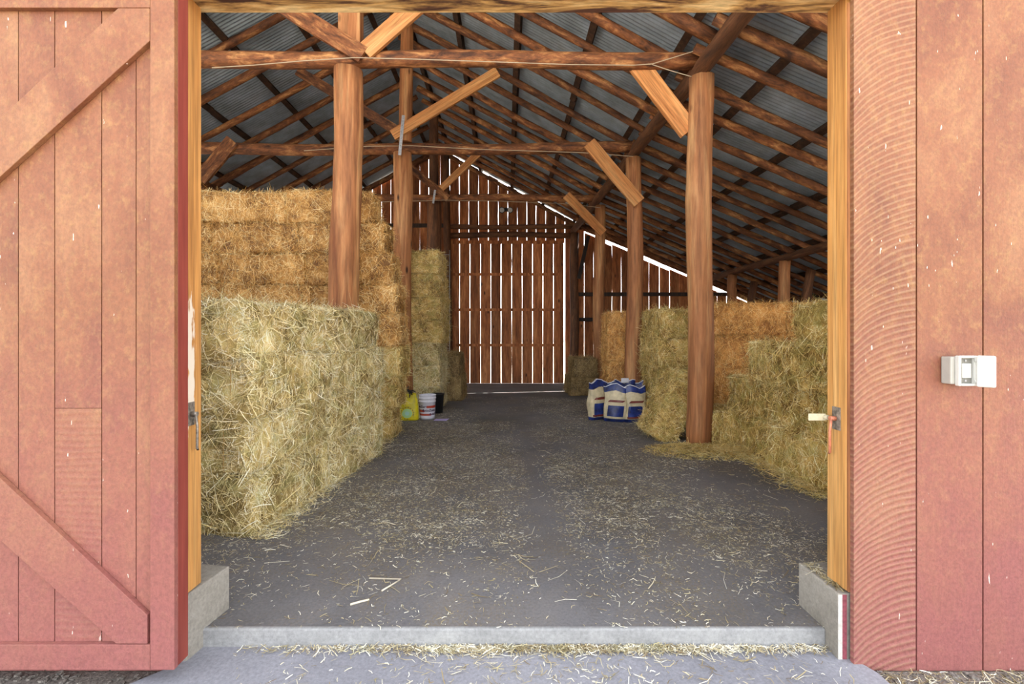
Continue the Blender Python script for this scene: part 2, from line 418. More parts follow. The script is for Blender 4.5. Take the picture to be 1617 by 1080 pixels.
# logs and planks
def log_mesh(L, r0, r1, n=18, seg=.25, wob=.07, bend=.0, seed=0, sq=0):
    k = max(3, int(L/seg)); zs = np.linspace(0, L, k+1); th = np.linspace(0, 2*np.pi, n, endpoint=False)
    rs = np.random.default_rng(seed); ph = rs.uniform(0, 6.28, 12); bx, by = rs.uniform(-1, 1, 2)*bend
    vs = []
    for z in zs:
        t = z/L; r = r0+(r1-r0)*t
        rr = r*(1+wob*(.5*np.sin(2*th+ph[0]+z*.5)+.35*np.sin(3*th+ph[1]-z*.8)+.3*np.sin(z*3+ph[2])+.25*np.sin(z*7+5*th+ph[3])+.2*np.sin(z*11+ph[4]+th)))
        ox = bx*math.sin(math.pi*t)+r*.12*math.sin(z*1.7+ph[5])*(bend > 0); oy = by*math.sin(math.pi*t)
        for a, q_ in zip(th, rr): vs.append((q_*math.cos(a)+ox, q_*math.sin(a)+oy, z))
    mb = MB(); fs = []
    for i in range(k):
        for j in range(n): fs.append((i*n+j, i*n+(j+1) % n, (i+1)*n+(j+1) % n, (i+1)*n+j))
    mb.add(vs, fs, 0, True)
    mb.f.append(tuple(range(n-1, -1, -1))); mb.smooth.append(False)
    mb.f.append(tuple(range(k*n, k*n+n))); mb.smooth.append(False)
    return mb.mesh('log')
_s = [100]
def log(name, p0, p1, r0, r1, mat, parent=None, **kw):
    p0, p1 = Vector(p0), Vector(p1); _s[0] += 1
    me = log_mesh((p1-p0).length, r0, r1, seed=_s[0], **kw)
    return obj(name, me, mat, parent, M=frame_to(p0, p1))
def plank(name, p0, p1, w, t, mat, parent=None, bevel=.004):
    """w in the vertical bent plane, t along Y"""
    p0, p1 = Vector(p0), Vector(p1); L = (p1-p0).length
    mb = MB(); k = max(2, int(L/.3))
    mb.box(-w/2, w/2, -t/2, t/2, 0, L)
    return mb.build(name, mat, parent, M=frame_to(p0, p1), bevel=bevel)

# right posts
D1, D2, D3, D4 = 6.2, 9.08, 12.5, 15.9
ords = {0: 'nearest the open doorway', 1: 'behind the feed bags', 2: 'third back from the doorway', 3: 'at the far door'}
for i, (pxl, d, r, y0) in enumerate(((1103.5, D1, .152, 0), (1000, D2, .142, 0), (946, D3, .14, 0), (906, D4, .14, 0))):
    x = (pxl-CX)*d/F
    o = log('log_post', (x, d, fl(d)-.02), (x+.02, d, 4.70), r*1.06, r*.97, M_POST if i < 3 else M_DARK, bend=.02)
    tag(o, ['peeled log post on the right nearest the doorway, loose hay at its foot', 'peeled log post on the right standing behind the blue feed bags',
            'darker log post on the right, third back, left of the leaning brace', 'dark log post at the right edge of the far plank door'][i], 'post')
# left (ridge) posts
LX = {D1: (548-CX)*D1/F, D2: (635-CX)*D2/F, D3: (685-CX)*D3/F, D4: (705-CX)*D4/F}
o = log('log_post', (LX[D1]-.02, D1, -.02), (LX[D1]+.02, D1, 4.79), .20, .172, M_POST, bend=.02); tag(o, 'thick pale log post on the left, rising behind the near hay stack', 'post')
o = log('log_post', (LX[D2]-.02, D2, fl(D2)-.02), (LX[D2], D2, 4.79), .185, .165, M_POST, bend=.02); tag(o, 'reddish log post on the left between two tall hay stacks', 'post')
o = log('log_post', (LX[D3], D3, fl(D3)-.02), (LX[D3], D3, 4.80), .21, .18, M_DARK, bend=.02); tag(o, 'dark log post rising behind the narrow far left hay stack', 'post')
o = log('log_post', (LX[D4]+.1, D4, fl(D4)-.02), (LX[D4]-.02, D4, roof(LX[D4])-.2), .12, .11, M_DARK); tag(o, 'dark slim post at the left edge of the far plank door', 'post')
# king posts on the beams up to the ridge
mb = MB(); mb.box(-.14, .14, -.08, .08, 0, roof(LX[D1])-.22-4.99)
o = mb.build('king_post', M_POST, loc=(LX[D1]+.05, D1, 4.99), bevel=.01); tag(o, 'squared reddish king post above the nearest tie beam', 'post')
o = log('king_post', (LX[D2]+.06, D2, 4.99), (LX[D2]+.10, D2, roof(LX[D2])-.2), .13, .12, M_POST); tag(o, 'round king post above the second tie beam', 'post')
o = log('king_post', (LX[D3], D3, 4.96), (LX[D3], D3, roof(LX[D3])-.2), .12, .11, M_DARK); tag(o, 'dark king post above the third tie beam', 'post')

# tie beams
for i, (d, z, xr, r) in enumerate(((D1, 4.89, 2.42, .105), (D2, 4.89, 2.38, .105), (D3, 4.88, 2.36, .095))):
    o = log('tie_beam', (-6.6, d, z), (xr, d, z+.02), r, r*.98, M_RAFT, bend=.03, wob=.05)
    tag(o, ['long log tie beam nearest the doorway, resting across the first posts', 'log tie beam across the second pair of posts, two struts rising from it',
            'dark log tie beam across the third pair of posts, before the far wall'][i], 'beam')
# plates along the barn
o = log('wall_plate', (2.60, 2.55, 4.82), (2.20, D-.1, 4.80), .115, .10, M_DARK, bend=.03); tag(o, 'long log plate running back over the right hand posts', 'beam')
o = log('wall_plate', (XBL-.0, 2.55, 4.82), (XBL, D-.1, 4.80), .11, .10, M_DARK, bend=.03); tag(o, 'long log plate running back above the left hay stacks', 'beam')
o = log('wall_plate', (6.15, 2.6, 3.10), (6.1, D-.1, 3.06), .09, .08, M_DARK, bend=.02); tag(o, 'low log plate over the outer posts beyond the right hay', 'beam')
# left outer posts
for i, d in enumerate((D1, D2, D3)):
    o = log('log_post', (XBL, d, fl(d)-.02), (XBL, d, 4.74), .15, .13, M_DARK)
    tag(o, ['outer left post beside the front of the tall hay stack', 'outer left post meeting the sloping brace', 'outer left post farthest back'][i], 'post')
# right outer posts and raking props
for i, d in enumerate((8.2, 10.7, 13.2)):
    o = log('log_post', (6.05, d, fl(d)-.02), (6.12, d, 3.02), .14, .12, M_POST)
    tag(o, ['outer right post hidden behind the front jamb', 'pale outer right post rising above the orange straw', 'outer right post farther back, seen above the straw'][i], 'post')
    o = log('raking_prop', (6.35, d+.25, fl(d)-.02), (6.85, d+.25, roof(6.85)-.32), .11, .10, M_DARK)
    tag(o, ['leaning prop beside the hidden outer right post', 'leaning dark prop right of the pale outer post', 'leaning dark prop right of the farther outer post'][i], 'post')

# struts: V pairs rising from each tie beam, knee braces at the right posts
def strut(a, b, d, w, t, mat, label, off=-.14):
    d2 = d+off
    o = plank('strut', px(a[0], a[1], d2), px(b[0], b[1], d2), w, t, mat); tag(o, label, 'brace', 'diagonal braces of the roof trusses')
    return o
strut((574, 88), (430, -2), D1, .22, .06, M_RAFT, 'wide reddish strut rising left from the nearest post top')
strut((576, 82), (690, -18), D1, .22, .05, M_PLANK, 'pale yellow strut rising right from the nearest post top')
strut((628, 207), (470, 112), D2, .17, .06, M_RAFT, 'brown strut rising left from the second left post')
strut((620, 214), (786, 114), D2, .19, .06, M_PLANK, 'long pale strut rising right from the second left post', -.2)
strut((708, 314), (640, 258), D3, .18, .06, M_RAFT, 'short strut rising left from the third left post')
strut((697, 298), (764, 234), D3, .17, .06, M_PLANK, 'short pale strut rising right from the third left post', -.2)
strut((1088, 208), (1004, 98), D1, .245, .07, M_PLANK, 'pale plank knee brace at the nearest right post', .05)
strut((1009, 320), (930, 226), D2, .24, .06, M_PLANK, 'plank knee brace at the second right post, straw at its top', -.2)
strut((953, 368), (894, 308), D3, .22, .06, M_PLANK, 'plank knee brace at the third right post', -.2)
strut((316, 284), (368, 222), D2, .26, .06, M_RAFT, 'short brown knee brace at upper left under the second tie beam', -.1)
strut((929, 372), (914, 440), D4, .12, .05, M_GIRT, 'thin dark brace beside the far right door post', -.1)

# rafters
k = 0
rows = [2.75+.6*i for i in range(50) if 2.75+.6*i < D-.35] + [D-.12]
rows = [5.40+.6*(i-4) for i in range(40) if 5.40+.6*(i-4) < D-.3] + [D-.14]
import itertools
sides_ = [('right main slope', 2.99, .68), ('right lower slope', 3.0, .6), ('left main slope', 2.64, .88), ('left lower slope', 2.64, .88)]
for sd_, d0, st_ in sides_:
  for d in [d0+st_*i for i in range(40) if d0+st_*i < D-.35]+[D-.12]:
    for (xa, xb, side) in ((XR+.05, XB+.05, 'right main slope'), (XB-.1, XW-.05, 'right lower slope'), (XR-.05, XBL-.05, 'left main slope'), (XBL+.1, XL+.05, 'left lower slope')):
        if side != sd_: continue
        dy = random.uniform(-.04, .04)*(d < D-.3); r = random.uniform(.062, .08)
        if 'lower' in side and d < D-.3: dy += .04
        off = .09 + r*1.13
        ra, rb = (r, r*.85) if random.random() < .5 else (r*.85, r)
        o = log('rafter', (xa, d+dy, roof(xa)-off), (xb, d+dy+random.uniform(-.05, .05), roof(xb)-off), ra, rb, M_RAFT, n=10, seg=.3, wob=.12, bend=.035)
        tag(o, 'peeled pole rafter under the %s of the tin roof' % side, 'rafter', 'pole rafters of the %s' % side)
# purlins (boards along the barn between rafters and tin)
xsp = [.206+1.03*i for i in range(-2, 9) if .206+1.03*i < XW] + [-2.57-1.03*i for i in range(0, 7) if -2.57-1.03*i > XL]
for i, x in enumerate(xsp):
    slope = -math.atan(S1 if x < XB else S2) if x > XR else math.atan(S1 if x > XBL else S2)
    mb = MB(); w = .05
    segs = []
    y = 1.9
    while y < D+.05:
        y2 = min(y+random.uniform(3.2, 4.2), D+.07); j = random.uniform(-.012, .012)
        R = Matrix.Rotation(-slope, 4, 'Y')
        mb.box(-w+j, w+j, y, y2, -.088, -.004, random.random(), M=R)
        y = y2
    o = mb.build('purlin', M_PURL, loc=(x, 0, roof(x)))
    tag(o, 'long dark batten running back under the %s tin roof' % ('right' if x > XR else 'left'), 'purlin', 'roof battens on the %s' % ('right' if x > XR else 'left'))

# ------------------------------------------------------------------ walls
def wobbly_board(mb, x0, x1, y0, y1, zb, zt0, zt1, jit=.006, a=None):
    """vertical board, wobbling edges, top sloping from zt0 to zt1"""
    n = 7; a = random.random() if a is None else a
    L = [x0+random.uniform(-jit, jit) for _ in range(n+1)]; R = [x1+random.uniform(-jit, jit) for _ in range(n+1)]
    vs = []
    for i in range(n+1):
        t = i/n; zl = zb+(zt0-zb)*t; zr = zb+(zt1-zb)*t
        vs += [(L[i], y0, zl), (R[i], y0, zr), (R[i], y1, zr), (L[i], y1, zl)]
    fs = [(0, 3, 2, 1), (4*n, 4*n+1, 4*n+2, 4*n+3)]
    for i in range(n):
        b = 4*i
        for k in range(4):
            fs.append((b+k, b+(k+1) % 4, b+4+(k+1) % 4, b+4+k))
    mb.add(vs, fs, a)

# far wall
def top(x): return roof(x)-(.285 if x > XB else .13)
mb = MB(); x = XL
DX0, DX1, DZT = -1.90, 1.94, 4.55
while x < XW:
    w = random.uniform(.29, .33); g_ = random.choice([.005, .009, .012, .015, .018]) if x > -4 else .012
    x1 = min(x+w, XW)
    xm = (x+x1)/2
    over = (x1 > DX0 and x < DX1)
    zb = DZT-.12 if over else fl(D)-.05
    if over and x < DX0-.02 and x1 < DX0+.2: zb = fl(D)-.05; x1 = DX0-.02
    elif over and x < DX0-.02: x1 = DX0-.02; zb = fl(D)-.05
    elif x1 > DX1 and x < DX1: x1 = DX1-.01
    if x < XR < x1:
        wobbly_board(mb, x, XR, D, D+.022, zb, top(x), top(XR), .004); wobbly_board(mb, XR+.003, x1, D, D+.022, zb, top(XR), top(x1), .004)
    else:
        e_ = (.06 if x > XB else .11) if random.random() < .45 else 0
        wobbly_board(mb, x, x1, D, D+.022, zb, top(x)+e_, top(x1)+e_)
    if abs(x1-(DX0-.02)) < 1e-6: x1 = DX0
    x = x1 + g_
o = mb.build('wall_back', M_BARN); tag(o, kind='structure')
# far door
dr = empty('door_2', (0, D-.06, 0)); tag(dr, kind='structure')
mb = MB(); n = 11; p = (DX1-.035-DX0)/n
for i in range(n):
    x0 = DX0+i*p; wobbly_board(mb, x0, x0+p-random.choice([.009, .012, .015, .018]), 0, .025, fl(D)+.005, DZT-.06, DZT-.06, .005)
mb.build('board_panel', M_BARN, dr)
mb = MB()
for y in (433, 489, 545):
    z = CAMZ+(CY-y)*(D-.1)/F; mb.box(DX0+.02, DX1-.12, -.03, -.001, z-.045, z+.045, .8)
mb.build('door_rail', M_BARN, dr)
mb = MB(); mb.box(DX0-.03, DX1-.06, -.035, -.001, DZT-.16, DZT-.05, .7); mb.box(DX0-.03, DX0+.1, -.035, -.001, fl(D)+.03, DZT-.16, .6); mb.box(DX1-.17, DX1-.08, -.035, -.001, fl(D)+.03, DZT-.16, .3)
mb.build('door_frame', M_BARN, dr)
# header logs and girts on the far wall
for z, r, xa, xb, lab in ((4.95, .085, -2.0, 2.2, 'dark log rail above the far door, the upper one'), (4.66, .10, -1.95, 2.1, 'dark log header directly over the far door')):
    o = log('door_header', (xa, D-.12, z), (xb, D-.12, z), r, r*.92, M_DARK, bend=.02); tag(o, lab, 'beam')
for z, xa, xb, lab in ((2.72, 2.25, XW-.2, 'dark girt across the far wall right of the door, upper'), (1.88, 2.25, 3.2, 'short dark girt across the far wall, lower'),
                       (5.0, -6.5, -2.0, 'dark girt high on the far wall at left'), (2.72, -6.5, -2.0, 'dark girt low on the far wall at left'), (3.7, -6.5, -2.05, 'dark girt midway up the far wall at left')):
    mb = MB(); mb.box(xa, xb, -.1, -.003, -.06, .06)
    o = mb.build('girt', M_GIRT, loc=(0, D, z)); tag(o, lab, 'beam')
# side walls of horizontal boards, unseen front bays left open to let daylight in
for xw, nm in ((XW, 'wall_right'), (XL, 'wall_left')):
    mb = MB(); z = -.5; zt = roof(xw)-.12
    while z < zt:
        z1 = min(z+random.uniform(.24, .3), zt)
        for (ya, yb) in (((7.5, 11.6), (11.61, D)) if xw > 0 else ((13.0, 14.6), (14.61, D))):
            mb.box(xw-.013, xw+.013, ya, yb, z, z1, random.random())
        z = z1+random.choice([.004, .01, .02])
    o = mb.build(nm, M_BARN); tag(o, kind='structure')

# front wall (painted outside)
YF = 2.25
mb = MB()
def fboard(x0, x1, zb, a):
    zt = min(3.42, roof(min(x0, x1, key=lambda q_: roof(q_)))-.15)  # unseen gable above is left open to let daylight into the barn
    if zt > zb+.1: mb.box(x0+.0035, x1-.0035, YF, YF+.024, zb, zt, a)
bx = [1.603, 1.896, 2.204, 2.50, 2.80, 3.09, 3.40, 3.7, 4.0, 4.3, 4.6, 4.9, 5.2, 5.5, 5.8, 6.1, 6.4, 6.7, 7.0, 7.3, 7.6, 7.9, 8.2, 8.5, 8.8]
for i, (a_, b_) in enumerate(zip(bx, bx[1:])): fboard(a_, b_, -.115, [.1, .55, .95][i] if i < 3 else random.random())
bx = [-1.535-.3*i for i in range(27)]
for a_, b_ in zip(bx, bx[1:]): fboard(b_, a_, -.115, random.random())
for i in range(11):
    x0 = -1.535 + i*(3.138/11); fboard(x0, x0+3.138/11, 3.012, random.random())
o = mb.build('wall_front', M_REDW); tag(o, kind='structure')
# backing strips behind the seams so no daylight shows through
mb = MB()
mb.box(1.80, XW, YF+.026, YF+.05, -.115, 2.1); mb.box(XL, -1.72, YF+.026, YF+.05, -.115, 3.3); mb.box(1.80, 6, YF+.026, YF+.05, 2.1, 3.3)
o = mb.build('wall_front_lining', M_BARN); tag(o, kind='structure')
# jambs and lintel
mb = MB(); mb.prism([(0, 0), (.15, 0), (.15, 2.93), (.12, 2.93), (0, 2.81)], 0, .135)
o = mb.build('door_jamb', M_JAMB, loc=(1.597, 2.288, .235), bevel=.003); tag(o, 'squared yellow timber jamb on the right of the doorway, rusty latch on it', 'door jamb')
mb = MB(); mb.box(0, .15, 0, .011, 0, 2.76); o2 = mb.build('edge_strip', M_POST, o, loc=(.003, -.012, 0))
mb = MB(); mb.prism([(-.15, 0), (0, 0), (0, 2.81), (-.12, 2.93), (-.15, 2.93)], 0, .12)
ojl = mb.build('door_jamb', M_JAMB, loc=(-1.497, 2.265, .225), bevel=.003); tag(ojl, 'squared yellow timber jamb on the left of the doorway, beside the red door', 'door jamb')
mb = MB(); mb.box(0, .24, -.085, .085, 0, 3.34)
o = mb.build('door_lintel', M_LINT, M=frame_to((-1.70, 2.385, 3.045), (1.70, 2.385, 3.06), (0, 0, -1)) @ Matrix.Rotation(math.pi, 4, 'Z') @ Matrix.Translation((0, 0, 0)))
bpy.data.objects.remove(o)
mb = MB(); mb.box(0, .24, -.045, .108, 0, 3.4)
Ml = Matrix(((0, 0, 1, -1.70), (0, 1, 0, 2.322), (-1, 0, 0, 3.285), (0, 0, 0, 1)))
o = mb.build('door_lintel', M_LINT, M=Ml, bevel=.006); tag(o, 'weathered yellow and brown timber lintel across the top of the doorway', 'lintel')

M_JL = M_JAMB.copy(); M_JL.name = 'jamb_wood_painted'
nt_ = M_JL.node_tree; b_ = next(n for n in nt_.nodes if n.type == 'BSDF_PRINCIPLED'); src_ = b_.inputs['Base Color'].links[0].from_socket
tcj = N(nt_, 'ShaderNodeTexCoord'); spj = N(nt_, 'ShaderNodeSeparateXYZ'); nt_.links.new(tcj.outputs['Object'], spj.inputs[0])
nj = noise_t(nt_, coords(nt_, (30, 30, 5), rand=False), 1, 4, .6)
zj = math_n(nt_, 'SUBTRACT', .28, math_n(nt_, 'ABSOLUTE', math_n(nt_, 'SUBTRACT', spj.outputs[2], 1.10)))
yj = math_n(nt_, 'MULTIPLY', math_n(nt_, 'SUBTRACT', .072, spj.outputs[1]), 6)
fj = math_n(nt_, 'ADD', math_n(nt_, 'ADD', math_n(nt_, 'MULTIPLY', nj, .9), math_n(nt_, 'MINIMUM', zj, .1)), math_n(nt_, 'MINIMUM', yj, .12))
mj = mixc(nt_, ramp(nt_, [(.56, (0, 0, 0)), (.60, (255, 255, 255))], fj).outputs[0], src_, (206, 194, 178)); nt_.links.new(mj, b_.inputs['Base Color'])
ojl.data.materials.clear(); ojl.data.materials.append(M_JL)
# dark gravel along the foot of the front wall
M_GRAV = simple('dark_gravel', (104, 98, 92), .9, 0, .45, 90, 1.0)
for nm_, pts_ in (('gravel_bed', [(-4.5, 1.3), (-1.62, 1.3), (-1.62, 2.247), (-4.5, 2.247)]), ('gravel_bed', [(1.80, 1.4), (6, 1.4), (6, 2.247), (1.60, 2.247)])):
    mb = MB(); mb.prismz(pts_, -.15, -.117)
    rg_ = random.Random(9)
    for _ in range(420):
        xg = rg_.uniform(max(min(p_[0] for p_ in pts_), -2.9)+.03, min(max(p_[0] for p_ in pts_), 2.9)-.03); yg = rg_.uniform(1.75, 2.23); rr_ = rg_.uniform(.004, .011)
        if xg > 0 and xg < 1.85-(yg-1.4)*.25+.02: continue
        v8 = [(xg+rr_*a_*rg_.uniform(.7, 1.2), yg+rr_*c_*rg_.uniform(.7, 1.2), -.119+rr_*(1+d_)*.6*rg_.uniform(.7, 1.2)) for d_ in (-1, 1) for c_ in (-1, 1) for a_ in (-1, 1)]
        mb.add(v8, [(0, 2, 3, 1), (4, 5, 7, 6), (0, 1, 5, 4), (1, 3, 7, 5), (3, 2, 6, 7), (2, 0, 4, 6)])
    o = mb.build(nm_, M_GRAV); tag(o, kind='structure')
# ------------------------------------------------------------------ the red sliding door
dr = empty('door_1', (0, 2.107, 0)); tag(dr, kind='structure')
k_ = 2.107/F
def dp(x, y): return ((x-CX)*k_, CAMZ+(CY-y)*k_)
xe = -1.44; xs_ = dp(237, 0)[0]; zb0 = dp(0, 1058)[1]; zb1 = dp(0, 1018)[1]; zt0 = dp(0, 12)[1]; zt1 = zt0+.12
XD0 = -3.9
mb = MB()
bxs = [237.0, 208, 153, 78, 20]
xb_ = [dp(p_, 0)[0] for p_ in bxs]
while xb_[-1] > XD0+.1: xb_.append(xb_[-1]-.18)
for i in range(len(xb_)-1):
    if i == 2:
        zz = dp(0, 646)[1]
        mb.box(xb_[i+1]+.002, xb_[i]-.002, .025, .05, zb0+.02, zz-.001, random.random()); mb.box(xb_[i+1]+.002, xb_[i]-.002, .025, .05, zz+.001, zt1-.02, random.random())
    else: mb.box(xb_[i+1]+.002, xb_[i]-.002, .025, .05, zb0+.02, zt1-.02, random.random())
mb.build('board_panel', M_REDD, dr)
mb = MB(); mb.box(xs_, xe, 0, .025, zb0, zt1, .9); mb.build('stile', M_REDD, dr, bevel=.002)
mb = MB(); mb.box(xe-.10, xe, .0255, .093, zb0+.002, zt1, .5); mb.build('edge_board', M_REDE, dr, bevel=.002)
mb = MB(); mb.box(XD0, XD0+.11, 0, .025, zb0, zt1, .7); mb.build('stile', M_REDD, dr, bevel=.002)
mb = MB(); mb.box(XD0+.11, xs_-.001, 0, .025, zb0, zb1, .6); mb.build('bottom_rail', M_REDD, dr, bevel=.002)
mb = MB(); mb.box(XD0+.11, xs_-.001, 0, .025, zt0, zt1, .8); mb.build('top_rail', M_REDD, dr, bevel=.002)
# two diagonals
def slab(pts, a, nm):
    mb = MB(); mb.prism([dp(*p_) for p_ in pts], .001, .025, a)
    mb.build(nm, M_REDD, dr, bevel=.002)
sl1 = (280-65)/(0-237.0)
slab([(236, 64), (236, 12.5), (186, 12.5), (-240, 410), (-240, 497)][::-1][::-1], .85, 'upper_diagonal_brace')
slab([(232, 972), (-240, 532), (-240, 640), (183, 1017), (232, 1017)], .75, 'lower_diagonal_brace')
o = MB().box(-4.2, -1.2, 2.11, 2.2, 3.30, 3.36).build('trim_2', M_OLDM); tag(o, kind='structure')
mb = MB(); mb.box(-3.4, -3.32, .02, .07, zt1-.3, 3.29); mb.box(-1.95, -1.87, .02, .07, zt1-.02, 3.29); mb.build('hanger_strap', M_OLDM, dr)

# ------------------------------------------------------------------ hay bales
BL, BW, BH = 1.18, .60, .437
def ribbons(P, T, Nn, L, W, bend):
    """n flat strands -> verts (6n) and quads (2n)"""
    T = T/np.linalg.norm(T, axis=1, keepdims=True); S = np.cross(T, Nn); S /= np.linalg.norm(S, axis=1, keepdims=True)+1e-9
    L = L[:, None]; W = W[:, None]
    a = P-T*L/2-S*bend[:, None]*.6; b = P+S*bend[:, None]*.6; c = P+T*L/2-S*bend[:, None]*.6
    V = np.stack([a-S*W/2, a+S*W/2, b-S*W/2, b+S*W/2, c-S*W/2*.6, c+S*W/2*.6], 1).reshape(-1, 3)
    i = np.arange(len(P))*6
    Q = np.concatenate([np.stack([i, i+1, i+3, i+2], 1), np.stack([i+2, i+3, i+5, i+4], 1)])
    return V, Q
def make_bale(seed, n=9500):
    r = np.random.default_rng(seed); h = np.array([BL, BW, BH])/2; rad = .034
    w = r.uniform(-1, 1, (7, 3))*np.array([9, 14, 14]); ph = r.uniform(0, 6.28, 7); am = r.uniform(.3, 1, 7); am *= .023/am.sum()*2.0
    flk = r.uniform(0, 6.28)
    def surf(P, Nf):
        q = np.clip(P, -(h-rad), h-rad); dlt = P-q; ln = np.linalg.norm(dlt, axis=1, keepdims=True)
        Nn = dlt/np.maximum(ln, 1e-6); Nn = np.where(ln > 1e-6, Nn, Nf); S = q+Nn*rad
        d = (np.sin(S@w.T+ph)*am).sum(1) + .0055*np.sin(S[:, 0]*2*np.pi/.105+flk+2*np.sin(S[:, 0]*9)) - .01
        return S+Nn*d[:, None], Nn
    Vs = []; Qs = []; Ts = []; off = 0
    faces = [(0, 1, 2), (1, 2, 0), (2, 0, 1)]
    for ax, u, v in faces:
        for sg in (-1, 1):
            nu, nv = int(2*h[u]/.045)+1, int(2*h[v]/.045)+1
            U, Vv = np.meshgrid(np.linspace(-h[u], h[u], nu), np.linspace(-h[v], h[v], nv), indexing='ij')
            P = np.zeros((nu*nv, 3)); P[:, ax] = sg*h[ax]; P[:, u] = U.ravel(); P[:, v] = Vv.ravel()
            Nf = np.zeros_like(P); Nf[:, ax] = sg
            Sx, _ = surf(P, Nf); Vs.append(Sx); Ts.append(r.uniform(.05, .3, len(P)))
            a = (np.arange(nu-1)[:, None]*nv+np.arange(nv-1)).ravel()+off
            q = np.stack([a, a+nv, a+nv+1, a+1], 1)
            Qs.append(q if sg > 0 else q[:, ::-1]); off += len(P)
    nb = sum(len(q) for q in Qs)
    # strands
    area = np.array([4*h[1]*h[2], 4*h[1]*h[2], 4*h[0]*h[2], 4*h[0]*h[2], 4*h[0]*h[1], 4*h[0]*h[1]])
    fc = r.choice(6, n, p=area/area.sum()); P = r.uniform(-1, 1, (n, 3))*h; Nf = np.zeros((n, 3))
    for f in range(6):
        m = fc == f; ax = f//2; sg = -1 if f % 2 == 0 else 1
        P[m, ax] = sg*h[ax]; Nf[m, ax] = sg
    Sx, Nn = surf(P, Nf)
    T = r.normal(size=(n, 3)); T[:, 0] *= .75
    T -= (T*Nn).sum(1, keepdims=True)*Nn
    T /= np.linalg.norm(T, axis=1, keepdims=True)
    stick = r.random(n) < .14
    T += Nn*np.where(stick, r.uniform(.25, 1.1, n), r.normal(0, .10, n))[:, None]
    L = r.gamma(3, .024, n)+.02; L = np.where(stick, L*1.1, L); W = r.uniform(.0018, .0056, n)
    # tilt the ribbon's own normal for varied glints
    Nr = Nn+r.normal(0, .45, (n, 3))
    Pc = Sx+Nn*np.where(stick, L*.28, r.uniform(-.002, .014, n))[:, None]
    V, Q = ribbons(Pc, T, Nr, L, W, r.normal(0, .006, n))
    tn = np.clip(r.normal(.52, .30, n), 0, 1.15)
    Vs.append(V); Qs.append(Q+off); Ts.append(np.repeat(tn, 6))
    V = np.concatenate(Vs); Q = np.concatenate(Qs)
    sm = np.zeros(len(Q), bool); sm[:nb] = True
    return np_mesh('hay_bale', V, Q, np.concatenate(Ts), sm)
BALES = [make_bale(s) for s in (1, 2, 3, 4, 5)]
for m_ in BALES: m_.materials.append(H_GOLD)
def twine_mesh(x):
    mb = MB(); hy, hz = BW/2+.004, BH/2+.004; c = .05
    pts = [(x, -hy, -hz+c), (x, -hy, hz-c), (x, -hy+c, hz), (x, hy-c, hz), (x, hy, hz-c), (x, hy, -hz+c), (x, hy-c, -hz), (x, -hy+c, -hz), (x, -hy, -hz+c)]
    mb.tube(pts, .0022, 5, caps=False); me = mb.mesh('twine'); me.materials.append(M_TWINE); return me
def twine_long(y):
    mb = MB(); hx, hz = BL/2-.002, BH/2-.004; c = .05
    pts = [(-hx, y, -hz+c), (-hx, y, hz-c), (-hx+c, y, hz), (hx-c, y, hz), (hx, y, hz-c), (hx, y, -hz+c), (hx-c, y, -hz), (-hx+c, y, -hz), (-hx, y, -hz+c)]
    mb.tube(pts, .0022, 5, caps=False); me = mb.mesh('twine'); me.materials.append(M_TWINE); return me
TW = [twine_long(-.14), twine_long(.14)]
_b = [0]
def bale(x, y, z, mat, label, group, rz=0, ry=0, rx=0, s=(1, 1, 1), jit=1, noflip=False):
    """x, y centre; z underside centre height"""
    me = BALES[_b[0] % 5]; _b[0] += 1
    o = bpy.data.objects.new('hay_bale', me); COL.objects.link(o)
    o.material_slots[0].link = 'OBJECT'; o.material_slots[0].material = mat
    flip = math.pi if random.random() < .5 and not noflip else 0
    o.rotation_euler = (rx+random.uniform(-.012, .012)*jit, ry+random.uniform(-.012, .012)*jit, rz+flip+random.uniform(-.03, .03)*jit)
    o.location = (x+random.uniform(-.015, .015)*jit, y+random.uniform(-.015, .015)*jit, z); o.scale = s
    tag(o, label, 'hay bale', group)
    for t in TW:
        c = bpy.data.objects.new('twine', t); COL.objects.link(c); c.parent = o
    return o
Q90 = math.pi/2
layer_n = ['bottom', 'second', 'third', 'fourth', 'fifth', 'sixth', 'seventh', 'top']
# A: near left stack, four layers, two deep
G = 'pale green hay bales of the near left stack'
for L in range(4):
    for j, yy in enumerate((4.07, 5.25)):
        for c, xx in enumerate((-2.11, -2.71)):
            off = [(.02), (.0), (.05), (-.02)][L]*(1 if c == 0 else 0)
            nm = ('bottom', 'second', 'third', 'top')[L]
            s = (1.0, 1.06, .985)
            bale(xx+off+(.21 if j == 1 else .03), yy, .21+L*.418, H_GREEN,
                 'pale green hay bale, %s layer of the near left stack, %s' % (nm, [['front by aisle', 'front behind jamb'], ['rear by aisle', 'rear outer side']][j][c]), G, rz=Q90-.14, s=s)
# B: tall golden stack behind it, eight layers
G = 'golden straw bales of the tall left stack'
for L in range(8):
    z = .21+L*.42
    right = [-1.56, -1.49, -1.44, -1.44, -1.48, -1.56, -1.66, -1.82][L]
    for c in range(4):
        x = right-BL/2-c*1.17 + (0 if c == 0 else .0)
        y = 6.82 + (.0 if c == 0 else .02)
        if c == 0: y += .06
        mat = H_GOLD if L >= 3 else H_MIX
        bale(x, y+.0, z, mat, 'golden straw bale, %s layer of the tall left stack, %s' % (layer_n[L], ['right end by the aisle', 'middle behind the thick post', 'left end by the jamb', 'outermost at the far left'][c]), G, rz=0, s=(1, 1, .985))
    if L < 7:
        bale(right-BL/2-.22, 7.46, z, mat, 'straw bale, %s layer of the tall left stack, rear row' % layer_n[L], G, rz=0, s=(1, 1, .985))
